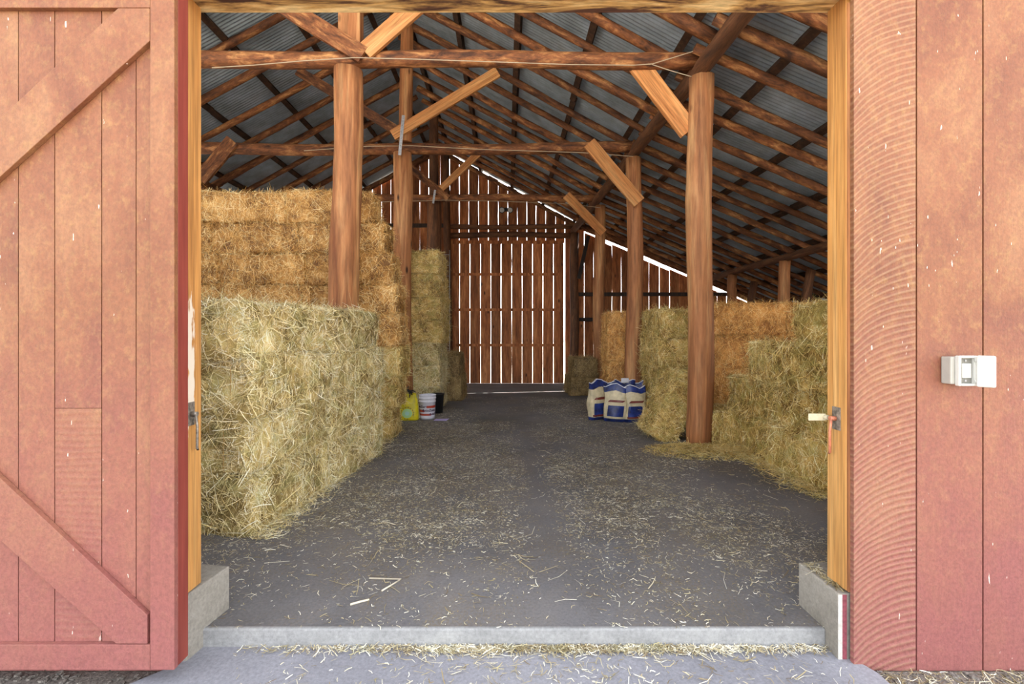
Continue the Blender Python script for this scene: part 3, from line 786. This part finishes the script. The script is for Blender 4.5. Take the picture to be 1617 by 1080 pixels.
# C: narrow stack behind second left post
G = 'hay bales of the narrow far left stack'
for L in range(7):
    x = [-1.68, -1.64, -1.66, -1.60, -1.62, -1.63, -1.70][L]
    bale(x, 10.15, fl(10)+.225+L*.447, H_MIX if L > 2 else H_GREEN, 'hay bale, %s layer of the narrow stack behind the reddish post' % (layer_n[L] if L < 6 else 'top'), G, rz=Q90, s=(1, 1.15, 1.05), ry=random.uniform(-.03, .03))
# D: pair on edge by the far door's left foot
bale(-1.27, 11.6, fl(11)+.27, H_BROWN, 'dull hay bale on the floor left of the far door, lower of two', 'dull hay bales left of the far door', rz=Q90, s=(1, .85, 1.25))
bale(-1.30, 11.65, fl(11)+.27+.53, H_BROWN, 'dull hay bale left of the far door, upper of two', 'dull hay bales left of the far door', rz=Q90, s=(1, .8, 1.2))
# L: pair at right of far door
bale(1.92, 12.75, fl(12.5)+.235, H_BROWN, 'brown hay bale by the right side of the far door, lower of two', 'brown hay bales right of the far door', rz=Q90, s=(1, 1.05, 1.1))
bale(1.97, 12.75, fl(12.5)+.235+.46, H_BROWN, 'brown hay bale by the right side of the far door, upper of two', 'brown hay bales right of the far door', rz=Q90, s=(1, 1.0, 1.1))
# E: near right stack, three layers
G = 'bales of the near right stack'
for L in range(3):
    for j, yy in enumerate((4.75, 5.93) if L < 2 else (4.7, 5.5)):
        for c in range(2):
            xx = 3.20+c*.6+[.0, .03, .0][L]; nm = ('bottom', 'middle', 'top')[L]
            if j == 1: xx += .03 if L else .02
            if L == 0 and c == 0: xx -= .03
            sx = 1.0 if L < 2 else .70 if j == 1 else 1.0
            bale(xx, yy, .22+L*.438, H_MIX, 'greenish hay bale, %s layer of the near right stack, %s' % (nm, [['front by the aisle', 'front by the outer side'], ['rear by the aisle', 'rear by the outer side']][j][c]), G, rz=Q90, s=(sx, 1, 1.03))
bale(3.42, 4.68, .22+3*.438, H_MIX, 'loose greenish hay bale on top of the near right stack, set back', G, rz=Q90, s=(1, 1, 1.03))
bale(4.02, 4.68, .22+3*.438, H_MIX, 'hay bale on top of the near right stack, outer side', G, rz=Q90, s=(1, 1, 1.03))
bale(2.90, 3.75+2.7, .22, H_MIX, 'brownish hay bale on the floor right of the nearest right post', G, rz=.05, s=(.62, 1, 1.03))
# G: orange wall of straw
G = 'orange straw bales of the middle right stack'
for L in range(4):
    for c in range(4):
        bale(3.44+c*1.17+(.0 if L % 2 else .08), 7.3, .235+L*.467, H_ORANGE, 'orange straw bale, %s layer of the middle right stack, %s' % (('bottom', 'second', 'third', 'top')[L], ('first by post', 'second column', 'third column', 'outermost column')[c]), G, rz=0, s=(1, 1, 1.09))
# I: stack beside aisle behind post 1
G = 'greenish hay bales between the two right posts'
for L in range(4):
    x = [2.66, 2.66, 2.64, 2.66][L]
    bale(x+.0, 8.0, .225+L*.452, H_MIX, 'greenish hay bale, %s layer between the first and second right posts' % ('bottom', 'second', 'third', 'top')[L], G, rz=Q90, s=(1, 1, 1.055))
# J: orange stack behind post 2
G = 'orange straw bales behind the feed bags'
for L in range(4):
    for c in range(3):
        bale(2.55+c*1.17+(.03*(L % 2)), 9.85, fl(9.8)+.24+L*.478, H_ORANGE, 'orange straw bale, %s layer behind the feed bags, %s' % (('bottom', 'second', 'third', 'top')[L], ('aisle end', 'middle', 'outer end')[c]), G, rz=0, s=(1, 1, 1.12))
# K: broken bale leaning by the post
bale(2.27, 6.74, .43, H_MIX, 'slumped hay bale leaning up against the stack left of the nearest right post', 'slumped hay', rz=.0, rx=0, ry=math.radians(-60), s=(.80, 1.0, .95), noflip=True)

# loose hay and straw litter
def litter(name, gen, n, mat, lmed, wid, seed, up=.0, parent=None):
    r = np.random.default_rng(seed); P = gen(r, n); n = len(P)
    an = r.uniform(0, 2*np.pi, n); T = np.stack([np.cos(an), np.sin(an), r.normal(0, up, n)], 1)
    Nn = np.stack([r.normal(0, .35, n), r.normal(0, .35, n), np.ones(n)], 1)
    L = r.lognormal(math.log(lmed), .55, n); W = r.uniform(wid*.5, wid*1.4, n)
    V, Q = ribbons(P, T, Nn, np.minimum(L, .3), W, r.normal(0, .12, n)*L)
    o = obj(name, np_mesh(name, V, Q, np.repeat(np.clip(r.normal(.6, .25, n), 0, 1.1), 6)), mat, parent); return o
_w = np.random.default_rng(5); WV = _w.normal(0, 1, (9, 2))*np.array([2.2, .9])*np.linspace(.5, 3.2, 9)[:, None]; WP = _w.uniform(0, 6.28, 9)
def dens(x, y):
    f = (np.sin(x[:, None]*WV[:, 0]+y[:, None]*WV[:, 1]+WP)/np.linspace(1, 2, 9)).sum(1)
    lane = np.exp(-((x-.28)/.16)**2)+.8*np.exp(-((x+1.15)/.22)**2)*(y < 3.6)+.9*np.exp(-((x-1.2)/.13)**2)*(y < 4)
    near = np.clip((y-2.4)/1.2, .12, 1)
    return np.clip(.45+.22*f, .03, 1)*(1-.93*np.clip(lane, 0, 1))*near
def gen_floor(r, n):
    x = r.uniform(-2.2, 3.2, n*3); y = 2.385+(r.random(n*3)**1.25)*9.5
    k_ = r.random(n*3) < dens(x, y); x, y = x[k_][:n], y[k_][:n]
    z = np.where(y < 7, 0, -.24*(y-7)/(D-7))+.003+r.uniform(0, .004, len(x)); return np.stack([x, y, z], 1)
o = litter('straw_litter', gen_floor, 95000, H_FLOOR, .018, .0031, 11, .03)
tag(o, 'chaff and short straws scattered over the grey barn floor', 'straw', kind='stuff')
def gen_long(r, n):
    x = r.uniform(-1.7, 2.8, n); y = r.uniform(2.5, 8, n); return np.stack([x, y, np.full(n, .008)-.24*np.clip(y-7, 0, 9)/(D-7)], 1)
o = litter('long_straw_litter', gen_long, 800, H_FLOOR, .08, .004, 12, .02); tag(o, 'longer single straws lying about the barn floor', 'straw', kind='stuff')
def gen_step(r, n):
    x = r.normal(.3, .75, n*2); x = x[(x > -1.3) & (x < 1.55)][:n]; y = 2.365-np.abs(r.normal(0, .028, len(x))); m = r.random(len(x)) < .25
    y = np.where(m, r.uniform(1.95, 2.36, len(x)), y); return np.stack([x, y, np.full(len(x), -.078)+r.uniform(0, .012, len(x))], 1)
o = litter('step_straw_litter', gen_step, 3600, H_FLOOR, .03, .0034, 13, .12); tag(o, 'band of straw gathered at the foot of the threshold step', 'straw', kind='stuff')
def gen_grav(r, n):
    x = r.uniform(1.58, 2.6, n); y = r.uniform(2.0, 2.24, n); return np.stack([x, y, np.full(n, -.118)+r.uniform(0, .015, n)], 1)
o = litter('gravel_straw_litter', gen_grav, 900, H_FLOOR, .04, .003, 14, .15); tag(o, 'straw on the gravel at the foot of the red front wall', 'straw', kind='stuff')
def gen_pile(r, n):
    x = r.normal(2.55, .42, n); y = r.normal(5.95, .24, n); rr = ((x-2.55)/.8)**2+((y-5.95)/.42)**2
    k_ = (rr < 1.3) & (x < 3.3) & (((x-2.45)**2+(y-6.2)**2) > .026); x, y, rr = x[k_], y[k_], rr[k_]
    return np.stack([x, y, .004+r.random(len(x))*.085*np.clip(1-rr, 0, 1)], 1)
o = litter('loose_hay', gen_pile, 9000, H_MIX, .07, .0042, 15, .25); tag(o, 'loose hay heaped round the foot of the nearest right post', 'hay', kind='stuff')
def gen_edge(r, n):
    y = r.uniform(3.4, 6.6, n); x = -1.78+.10*((y-3.4)/3)-.02+np.abs(r.normal(0, .09, n)); return np.stack([x, y, .004+r.random(n)*.03*np.exp(-(x+1.75)/.08)], 1)
o = litter('stack_edge_hay', gen_edge, 3500, H_GREEN, .06, .004, 16, .2); tag(o, 'loose hay fallen along the foot of the near left stack', 'hay', kind='stuff')
def gen_edge2(r, n):
    y = r.uniform(4.2, 6.4, n); x = 2.88-np.abs(r.normal(0, .12, n)); return np.stack([x, y, .004+r.random(n)*.03], 1)
o = litter('right_edge_hay', gen_edge2, 3500, H_MIX, .06, .004, 17, .2); tag(o, 'loose hay fallen along the foot of the near right stack', 'hay', kind='stuff')
def gen_kerb(r, n):
    y = r.uniform(2.32, 2.58, n); x = 1.575+np.abs(r.normal(0, .02, n)); return np.stack([x, y, .226+r.random(n)*.012], 1)
o = litter('kerb_straw', gen_kerb, 160, H_FLOOR, .045, .003, 18, .2); tag(o, 'wisps of straw on top of the right kerb', 'straw', kind='stuff')

# the larger cane pieces on the floor
def cane(pts, r, label):
    mb = MB(); mb.tube(pts, r, 6); o = mb.build('cane_piece', simple('cane', (206, 196, 176), .6)); tag(o, label, 'cane')
def pf(x, y): d = CAMZ*F/(y-CY); return Vector(((x-CX)*d/F, d, .008))
cane([pf(583, 915), pf(633, 917), pf(603, 935)], .005, 'bent pale cane in a V shape on the floor near the step')
cane([pf(553, 957), pf(570, 952), pf(583, 949)], .006, 'short pale cane left of the bent one')

# ------------------------------------------------------------------ feed bags
def feed_bag(x, y, rz, w, h, t, lean, label, seed, white_top=False):
    r = random.Random(seed); root = empty('feed_bag', (x, y, fl(y)), rz); tag(root, label, 'feed bag', 'blue and beige feed bags')
    root.rotation_euler = (lean, r.uniform(-.05, .05), rz)
    n = 28; rowsz = [0, .03, .1, .2, .35, .5, .62, .70, .78, .86, .93, 1.0]
    def ring(tz):
        full = math.sin(min(1, tz*5+.25)*math.pi/2)
        th_ = t*(1-.86*max(0, (tz-.45)/.55)**1.5)*full; ww = w*(1-.05*math.sin(tz*9+seed))*(1+.12*max(0, (tz-.6)))
        pts = []
        for i in range(n):
            a = 2*math.pi*i/n; c, s_ = math.cos(a), math.sin(a); e = .55
            px_ = ww/2*math.copysign(abs(c)**e, c); py_ = th_/2*math.copysign(abs(s_)**.75, s_)
            cr = .035*math.sin(6*a+seed*2+tz*5)+.03*math.sin(11*a-tz*9+seed)
            pz = tz*h + (.035*math.sin(px_/w*7+seed) if tz > .6 else 0)*(tz-.6)*2.5
            py_ += .03*math.sin(px_/w*5+seed*1.7)*max(0, tz-.55)*2
            pts.append((px_*(1+cr), py_*(1+cr*2), pz))
        return pts
    def band(a, b, k_, grow=0.0):
        mb = MB(); zs = np.linspace(a, b, k_); vs = []; fs = []
        for z in zs:
            for p in ring(z): vs.append((p[0]*(1+grow), p[1]*(1+grow)+0, p[2]))
        for i in range(k_-1):
            for j in range(n): fs.append((i*n+j, i*n+(j+1) % n, (i+1)*n+(j+1) % n, (i+1)*n+j))
        mb.add(vs, fs, 0, True); return mb
    mb = band(0, .85, 12); mb.f.append(tuple(range(n-1, -1, -1))); mb.smooth.append(False); mb.build('sack_body', M_BAGBE, root)
    band(.835, 1.0, 6, .012).build('sack_top', M_BAGBL, root)
    mb = MB(); top_ = ring(1.0); mb.tube([Vector(p)+Vector((0, 0, .004)) for p in top_[:n//2+1]], .005, 5); mb.tube([Vector(p)+Vector((0, 0, .004)) for p in (top_[n//2:]+top_[:1])], .007, 5)
    mb.build('hem', M_BAGTP, root)
    band(0.005, .10, 4, .014).build('bottom_band', M_BAGBL, root)
    # printed front panel
    def patch(u0, u1, z0, z1, mat, nm, g=.02, skew=0):
        mb = MB(); ku, kz = 8, 8; vs = []; fs = []
        for a_ in range(kz+1):
            tz = z0+(z1-z0)*a_/kz; rg = ring(tz)
            for b_ in range(ku+1):
                u = u0+(u1-u0)*b_/ku+skew*(a_/kz-.5); idx = n*.5+(u)*n*.5; i0 = int(idx) % n; f_ = idx-int(idx)
                p, q_ = Vector(rg[i0]), Vector(rg[(i0+1) % n]); v = p.lerp(q_, f_); vs.append((v.x*(1+g), v.y*(1+g)-.003, v.z))
        for a_ in range(kz):
            for b_ in range(ku): i = a_*(ku+1)+b_; fs.append((i, i+1, i+ku+2, i+ku+1))
        mb.add(vs, fs, 0, True); mb.build(nm, mat, root)
    patch(.26+.03*(seed % 3), .58+.03*(seed % 3), .16, .46, M_BAGBL, 'printed_panel', .02, .04)
    patch(.34, .66, .55, .61, M_BAGRD, 'printed_word', .02, .1)
    if seed % 2: patch(.2, .8, .12, .17, M_BAGRD, 'printed_stripe', .026)
    if white_top: 
        mb = MB(); mb.box(-.07, .07, -.03, -.012, h*.97, h*1.10); mb.build('folded_tag', M_BAGTP, root, bevel=.008)
    return root
feed_bag(1.55, 8.30, .45, .34, .66, .22, .05, 'feed bag at the left end of the group, seen from its side', 1)
feed_bag(1.80, 8.06, -.15, .38, .60, .22, -.03, 'front feed bag with a square blue panel, second from the left', 2)
feed_bag(2.13, 8.02, .1, .36, .58, .20, -.05, 'front feed bag with a maroon word, middle of the group', 3)
feed_bag(2.26, 8.55, -.30, .34, .62, .2, .02, 'rear feed bag at the right end, against the hay', 4)
feed_bag(2.02, 8.42, .2, .36, .64, .18, .04, 'rear feed bag with a white folded tag sticking up', 5, True)
feed_bag(1.78, 8.46, -.1, .36, .63, .18, .05, 'rear feed bag behind the square blue panel one', 6)

# ------------------------------------------------------------------ white bucket with print
def bend_text(body, size, R, z, ang, parent, mat, nm, shear=.25):
    cu = bpy.data.curves.new(nm, 'FONT'); cu.body = body; cu.size = size; cu.align_x = 'CENTER'; cu.shear = shear; cu.extrude = .0005; cu.offset = .0018
    tmp = bpy.data.objects.new('tmp', cu); COL.objects.link(tmp)
    dg = bpy.context.evaluated_depsgraph_get(); me = bpy.data.meshes.new_from_object(tmp.evaluated_get(dg))
    bpy.data.objects.remove(tmp); bpy.data.curves.remove(cu)
    for v in me.vertices:
        a = ang+v.co.x/R; rr = R+v.co.z
        v.co = Vector((math.sin(a)*rr, -math.cos(a)*rr, z+v.co.y))
    me.materials.clear(); return obj(nm, me, mat, parent)
bk = empty('plastic_bucket', (px(675, 0, 8.35).x, 8.35, fl(8.35)), 0)
tag(bk, 'white plastic bucket with orange stripes and dark lettering', 'bucket')
H = .42; mb = MB()
mb.lathe([(0, .004), (.118, .004), (.122, .0), (.128, .05), (.137, .30), (.145, .302), (.145, .315), (.139, .317), (.141, .355), (.149, .357), (.149, .37), (.143, .372), (.144, .408), (.150, .41), (.150, H), (.141, H), (.138, .40), (.120, .02), (0, .02)], 48)
mb.build('bucket_body', M_BUCK, bk)
def arcband(R0, R1, z0, z1, a0, a1, mat, nm):
    mb = MB(); vs = []; fs = []; k_ = 24
    for i in range(k_+1):
        a = a0+(a1-a0)*i/k_; vs += [(math.sin(a)*R0, -math.cos(a)*R0, z0), (math.sin(a)*R1, -math.cos(a)*R1, z1)]
    for i in range(k_): fs.append((2*i, 2*i+2, 2*i+3, 2*i+1))
    mb.add(vs, fs, 0, True); mb.build(nm, mat, bk)
arcband(.1345, .1362, .205, .245, .05, 1.5, M_ORST, 'orange_stripe'); arcband(.1315, .1330, .135, .175, -1.5, -.25, M_ORST, 'orange_stripe'); arcband(.1292, .1308, .075, .110, -1.5, .65, M_ORST, 'orange_stripe')
bend_text('AutoZone', .058, .139, .150, .32, bk, M_TEXT, 'bucket_lettering'); bend_text('AutoZone', .052, .141, .212, -.75, bk, M_TEXT, 'bucket_lettering')
bend_text('AutoZone', .052, .136, .088, 1.15, bk, M_TEXT, 'bucket_lettering')
mb = MB(); mb.tube([(.149*math.cos(a), .01-.0-.165*math.sin(a)*.05-.0, .36-.10*math.sin(a)) for a in np.linspace(math.pi, 0, 14)], .002, 5); bpy.data.meshes.remove(mb.mesh('x'))
# lilac sheet
mb = MB(); c = px(688, 658, 8.2)
mb.add([(0, 0, .004), (.22, -.02, .004), (.26, .12, .02), (.02, .16, .01), (.12, .06, .018)], [(0, 1, 4), (1, 2, 4), (2, 3, 4), (3, 0, 4)])
o = mb.build('paper_sheet', M_PAPER, loc=(c.x-.03, 8.12, fl(8.12)+.002)); tag(o, 'lilac sheet lying at the foot of the white bucket', 'paper')

# yellow bag with black gloves
yb = empty('yellow_bag', (px(646, 0, 8.25).x, 8.25, fl(8.25)), .06); tag(yb, 'bright yellow feed bag standing between hay and bucket', 'bag')
mb = MB(); vs = []; n = 24; fs = []; zz = [0, .03, .12, .25, .36, .43, .455]
wd = [.31, .335, .335, .31, .28, .25, .22]; th = [.16, .18, .17, .14, .10, .05, .02]
for z, w_, t_ in zip(zz, wd, th):
    for i in range(n):
        a = 2*math.pi*i/n; c, s_ = math.cos(a), math.sin(a)
        vs.append((w_/2*math.copysign(abs(c)**.5, c), t_/2*math.copysign(abs(s_)**.8, s_), z))
for i in range(len(zz)-1):
    for j in range(n): fs.append((i*n+j, i*n+(j+1) % n, (i+1)*n+(j+1) % n, (i+1)*n+j))
mb.add(vs, fs, 0, True); mb.f += [tuple(range(n-1, -1, -1)), tuple(range((len(zz)-1)*n, len(zz)*n))]; mb.smooth += [False, False]
mb.build('sack_body', M_YEL, yb)
mb = MB()
for i in range(11):
    x0 = -.11+i*.021; mb.add([(x0*1.1, -.079, .20), (x0*1.1+.006, -.079, .20), (x0*.9+.008, -.036, .42), (x0*.9+.001, -.036, .42)], [(0, 1, 2, 3)])
mb.build('printed_rays', M_YELD, yb)
def disc(r, x, z, y, mat, nm):
    mb = MB(); vs = [(x+r*math.cos(a), y+(z-.1+r*math.sin(a))*.02, z+r*math.sin(a)*.92) for a in np.linspace(0, 2*math.pi, 32, endpoint=False)]
    mb.add(vs, [tuple(range(32))]); mb.build(nm, mat, yb)
disc(.085, -.02, .125, -.0935, M_PGREEN, 'printed_disc'); disc(.038, -.02, .125, -.0955, M_PALEB, 'printed_disc')
mb = MB()
for i in range(14):
    if i in (10, 11): continue
    a = math.radians(200-i*360/15); c0 = Vector((-.02+.108*math.cos(a), -.094, .125+.10*math.sin(a)))
    R = Matrix.Translation(c0) @ Matrix.Rotation(-(a-math.pi/2), 4, 'Y')
    mb.box(-.010, -.005, -.001, .001, -.011, .011, M=R); mb.box(.005, .010, -.001, .001, -.011, .011, M=R); mb.box(-.010, .010, -.001, .001, -.002+.008*(i % 3-1), .003+.008*(i % 3-1), M=R)
mb.build('ring_lettering', M_TEXT, yb)
mb = MB(); mb.add([(.14, -.06, .03), (.185, .0, .03), (.135, .0, .44), (.125, -.02, .44)], [(0, 1, 2, 3)]); mb.build('side_gusset', M_CLEAR, yb)
gl = empty('black_gloves', (yb.location.x-.02, 8.24, fl(8.25)+.46)); tag(gl, 'crumpled black glove draped over the yellow bag', 'glove')
mb = MB(); rg = random.Random(3)
mb.tube([(-.10, 0, .02), (-.04, -.01, .035), (.04, -.02, .02)], [.03, .045, .03], 10)
mb.build('palm', M_BLACK, gl)
for i in range(6):
    a = rg.uniform(-.9, 2.6); b0 = Vector((rg.uniform(-.09, .04), -.01, .03)); e = b0+Vector((math.cos(a)*.10, rg.uniform(-.05, .0), math.sin(a)*.09))
    if e.z < -.03: e.z = -.03; e.y = -.045
    mb = MB(); mb.tube([b0, b0.lerp(e, .5)+Vector((0, -.01, .015)), e], [.015, .013, .008], 8); mb.build('finger', M_BLACK, gl)
mb = MB(); mb.tube([(.03, -.03, .01), (.045, -.05, -.03), (.04, -.052, -.075)], [.014, .012, .007], 8); mb.build('finger', M_BLACK, gl)

# small black bucket behind
bb = empty('black_pail', (px(684, 0, 9.0).x+.06, 9.12, fl(9))); tag(bb, 'small black pail in the shade behind the white bucket', 'bucket')
MB().lathe([(0, .005), (.10, .0), (.125, .34), (.135, .345), (.135, .36), (.12, .36), (.095, .02), (0, .02)], 28).build('pail_body', M_BLACK, bb)
mb = MB(); mb.tube([(.132*math.cos(a), 0, .345+.17*math.sin(a)) for a in np.linspace(0, math.pi, 16)], .003, 5); mb.build('handle', M_OLDM, bb)

# ------------------------------------------------------------------ hardware
def latch(x, y, z, face, label, plate_mat, rod_mat):
    o = empty('gate_latch', (x, y, z)); tag(o, label, 'latch')
    mb = MB(); mb.box(0, face*.005, -.028, .028, -.055, .055); mb.build('back_plate', M_OLDM, o, bevel=.001)
    mb = MB(); mb.tube([(face*.006, 0, 0), (face*.035, .0, 0)], .011, 10); mb.build('pivot_bolt', rod_mat, o)
    mb = MB(); mb.tube([(face*.030, -.005, .0), (face*.034, .0, -.06), (face*.030, .005, -.165), (face*.024, .02, -.172)], .006, 8); mb.build('hook_rod', rod_mat, o)
    return o
lt = latch(1.597, 2.352, CAMZ-.415, -1, 'rusty latch on the right door jamb with a pale tongue', M_OLDM, M_RUST)
mb = MB(); mb.box(-.115, -.03, .035, .039, -.017, .017); mb.tube([(-.03, .02, .0), (-.035, .037, 0)], .012, 8); mb.build('tongue', M_PALE, lt, bevel=.001)
latch(-1.497, 2.30, CAMZ-.385, 1, 'rusty latch on the left door jamb beside the red door', M_OLDM, M_OLDM)

# outlet box on the front wall
kx = 2.17/F
ob = empty('outlet_box', ((1512-CX)*2.23/F, YF-.003, CAMZ-(585-CY)*2.2/F)); tag(ob, 'weatherproof grey outlet box with its cover swung open on the red wall', 'outlet')
mb = MB(); mb.box(-.062, .034, -.052, 0, -.062, .062); mb.build('box_body', M_PLAST, ob, bevel=.005)
mb = MB(); mb.box(-.046, -.034, -.075, -.052, -.068, .068); mb.box(.026, .038, -.075, -.052, -.068, .068); mb.box(-.034, .026, -.075, -.052, .057, .068); mb.box(-.034, .026, -.075, -.052, -.068, -.057)
mb.build('cover_frame', M_PLASTW, ob, bevel=.004)
mb = MB(); mb.box(-.034, .026, -.058, -.052, -.057, .057); mb.build('device_plate', M_GREYP, ob)
mb = MB(); mb.box(-.022, .02, -.064, -.058, -.033, .033); mb.build('receptacle', M_PLASTW, ob, bevel=.002)
for s_ in (-1, 1):
    m2 = MB(); m2.tube([(-.004, -.058, s_*.045), (-.004, -.062, s_*.045)], .005, 10); m2.build('screw', M_GALV, ob)
mb = MB(); Mx = Matrix.Translation((.030, -.078, 0)) @ Matrix.Rotation(math.radians(-52), 4, 'Z')
mb.box(0, .062, -.016, 0, -.070, .070, M=Mx); mb.build('open_cover', M_PLASTW, ob, bevel=.007)
mb = MB(); mb.tube([(.030, -.078, .040), (.030, -.078, .054)], .008, 8); mb.tube([(.030, -.078, -.054), (.030, -.078, -.040)], .008, 8); mb.build('hinge', M_PLASTW, ob)

# nail plates (metal straps) on the left posts
def strap(a, b, d, w, label):
    p0, p1 = px(*a, d), px(*b, d); M = frame_to(p0, p1); L = (p1-p0).length
    o = obj('metal_strap', MB().box(-w/2, w/2, -.002, .002, 0, L).mesh('metal_strap'), M_GALV, M=M); tag(o, label, 'metal strap')
    mb = MB()
    for i in range(6):
        z = L*(.08+.168*i); mb.tube([(0, -.002, z), (0, -.006, z)], .008, 8)
    mb.build('nail_head', M_OLDM, o)
strap((631, 245), (637, 182), D2-.25, .055, 'galvanised strap nailed over the second left post and its beam')
strap((684, 321), (687, 300), D3-.25, .05, 'short galvanised strap on the third left post')

# cords along the beams
def cord(pts, d, r, label):
    mb = MB(); P = [px(*p_, d) for p_ in pts]; out = []
    for a, b in zip(P, P[1:]):
        for i in range(6): out.append(a.lerp(b, i/6))
    out.append(P[-1]); mb.tube(out, r, 6)
    o = mb.build('cord', M_CORD); tag(o, label, 'cord')
cord([(335, 107), (400, 103), (480, 96), (560, 91), (640, 93), (760, 97), (900, 102), (1000, 103), (1030, 101), (1105, 78)], D1-.2, .0055, 'pale cord strung along the nearest tie beam')
cord([(1030, 102), (1060, 112), (1092, 121)], D1-.2, .005, 'short cord end running to the nearest right post')
cord([(480, 238), (580, 231), (650, 230), (760, 236), (920, 241), (1000, 247)], D2-.2, .006, 'pale cord strung along the second tie beam')
cord([(560, 320), (700, 316), (800, 318), (900, 322), (948, 328)], D3-.2, .006, 'pale cord strung along the third tie beam')

# twin floodlight on the far wall
fo = empty('floodlight', px(799, 331, D-.1)); tag(fo, 'small twin headed floodlight high on the far wall', 'light')
MB().box(-.05, .05, -.03, .098, -.04, .06).build('junction_box', M_BLACK, fo, bevel=.008)
for s_ in (-1, 1):
    mb = MB(); mb.tube([(s_*.02, -.03, .02), (s_*.07, -.06, .0)], .015, 8)
    mb.tube([(s_*.13, -.02, -.03), (s_*.135, -.14, -.05)], [.05, .10], 18); h_ = mb.build('lamp_head', M_BLACK, fo)
    mb = MB(); mb.tube([(s_*.135, -.141, -.05), (s_*.1352, -.146, -.051)], .078, 18); mb.build('lens', M_GLASS, h_)

# wire gate panel left of the far door
wp = empty('wire_panel', (0, 13.2, fl(13.2))); tag(wp, 'pale wire fence panel on end, left of the far door', 'wire panel')
def wx(x): return (x-CX)*13.2/F
z0 = .02; z1 = CAMZ+(CY-395)*13.2/F-fl(13.2)
for x_ in (710, 680):
    mb = MB(); mb.tube([(wx(x_), 0, 0), (wx(x_), 0, z1)], .014, 8); mb.build('upright', M_GALV, wp)
mb = MB()
for i in range(16):
    z = z1-.12-i*.29
    if z > .05: mb.tube([(wx(680), 0, z), (wx(710), 0, z)], .008, 6)
mb.build('cross_wires', M_GALV, wp)
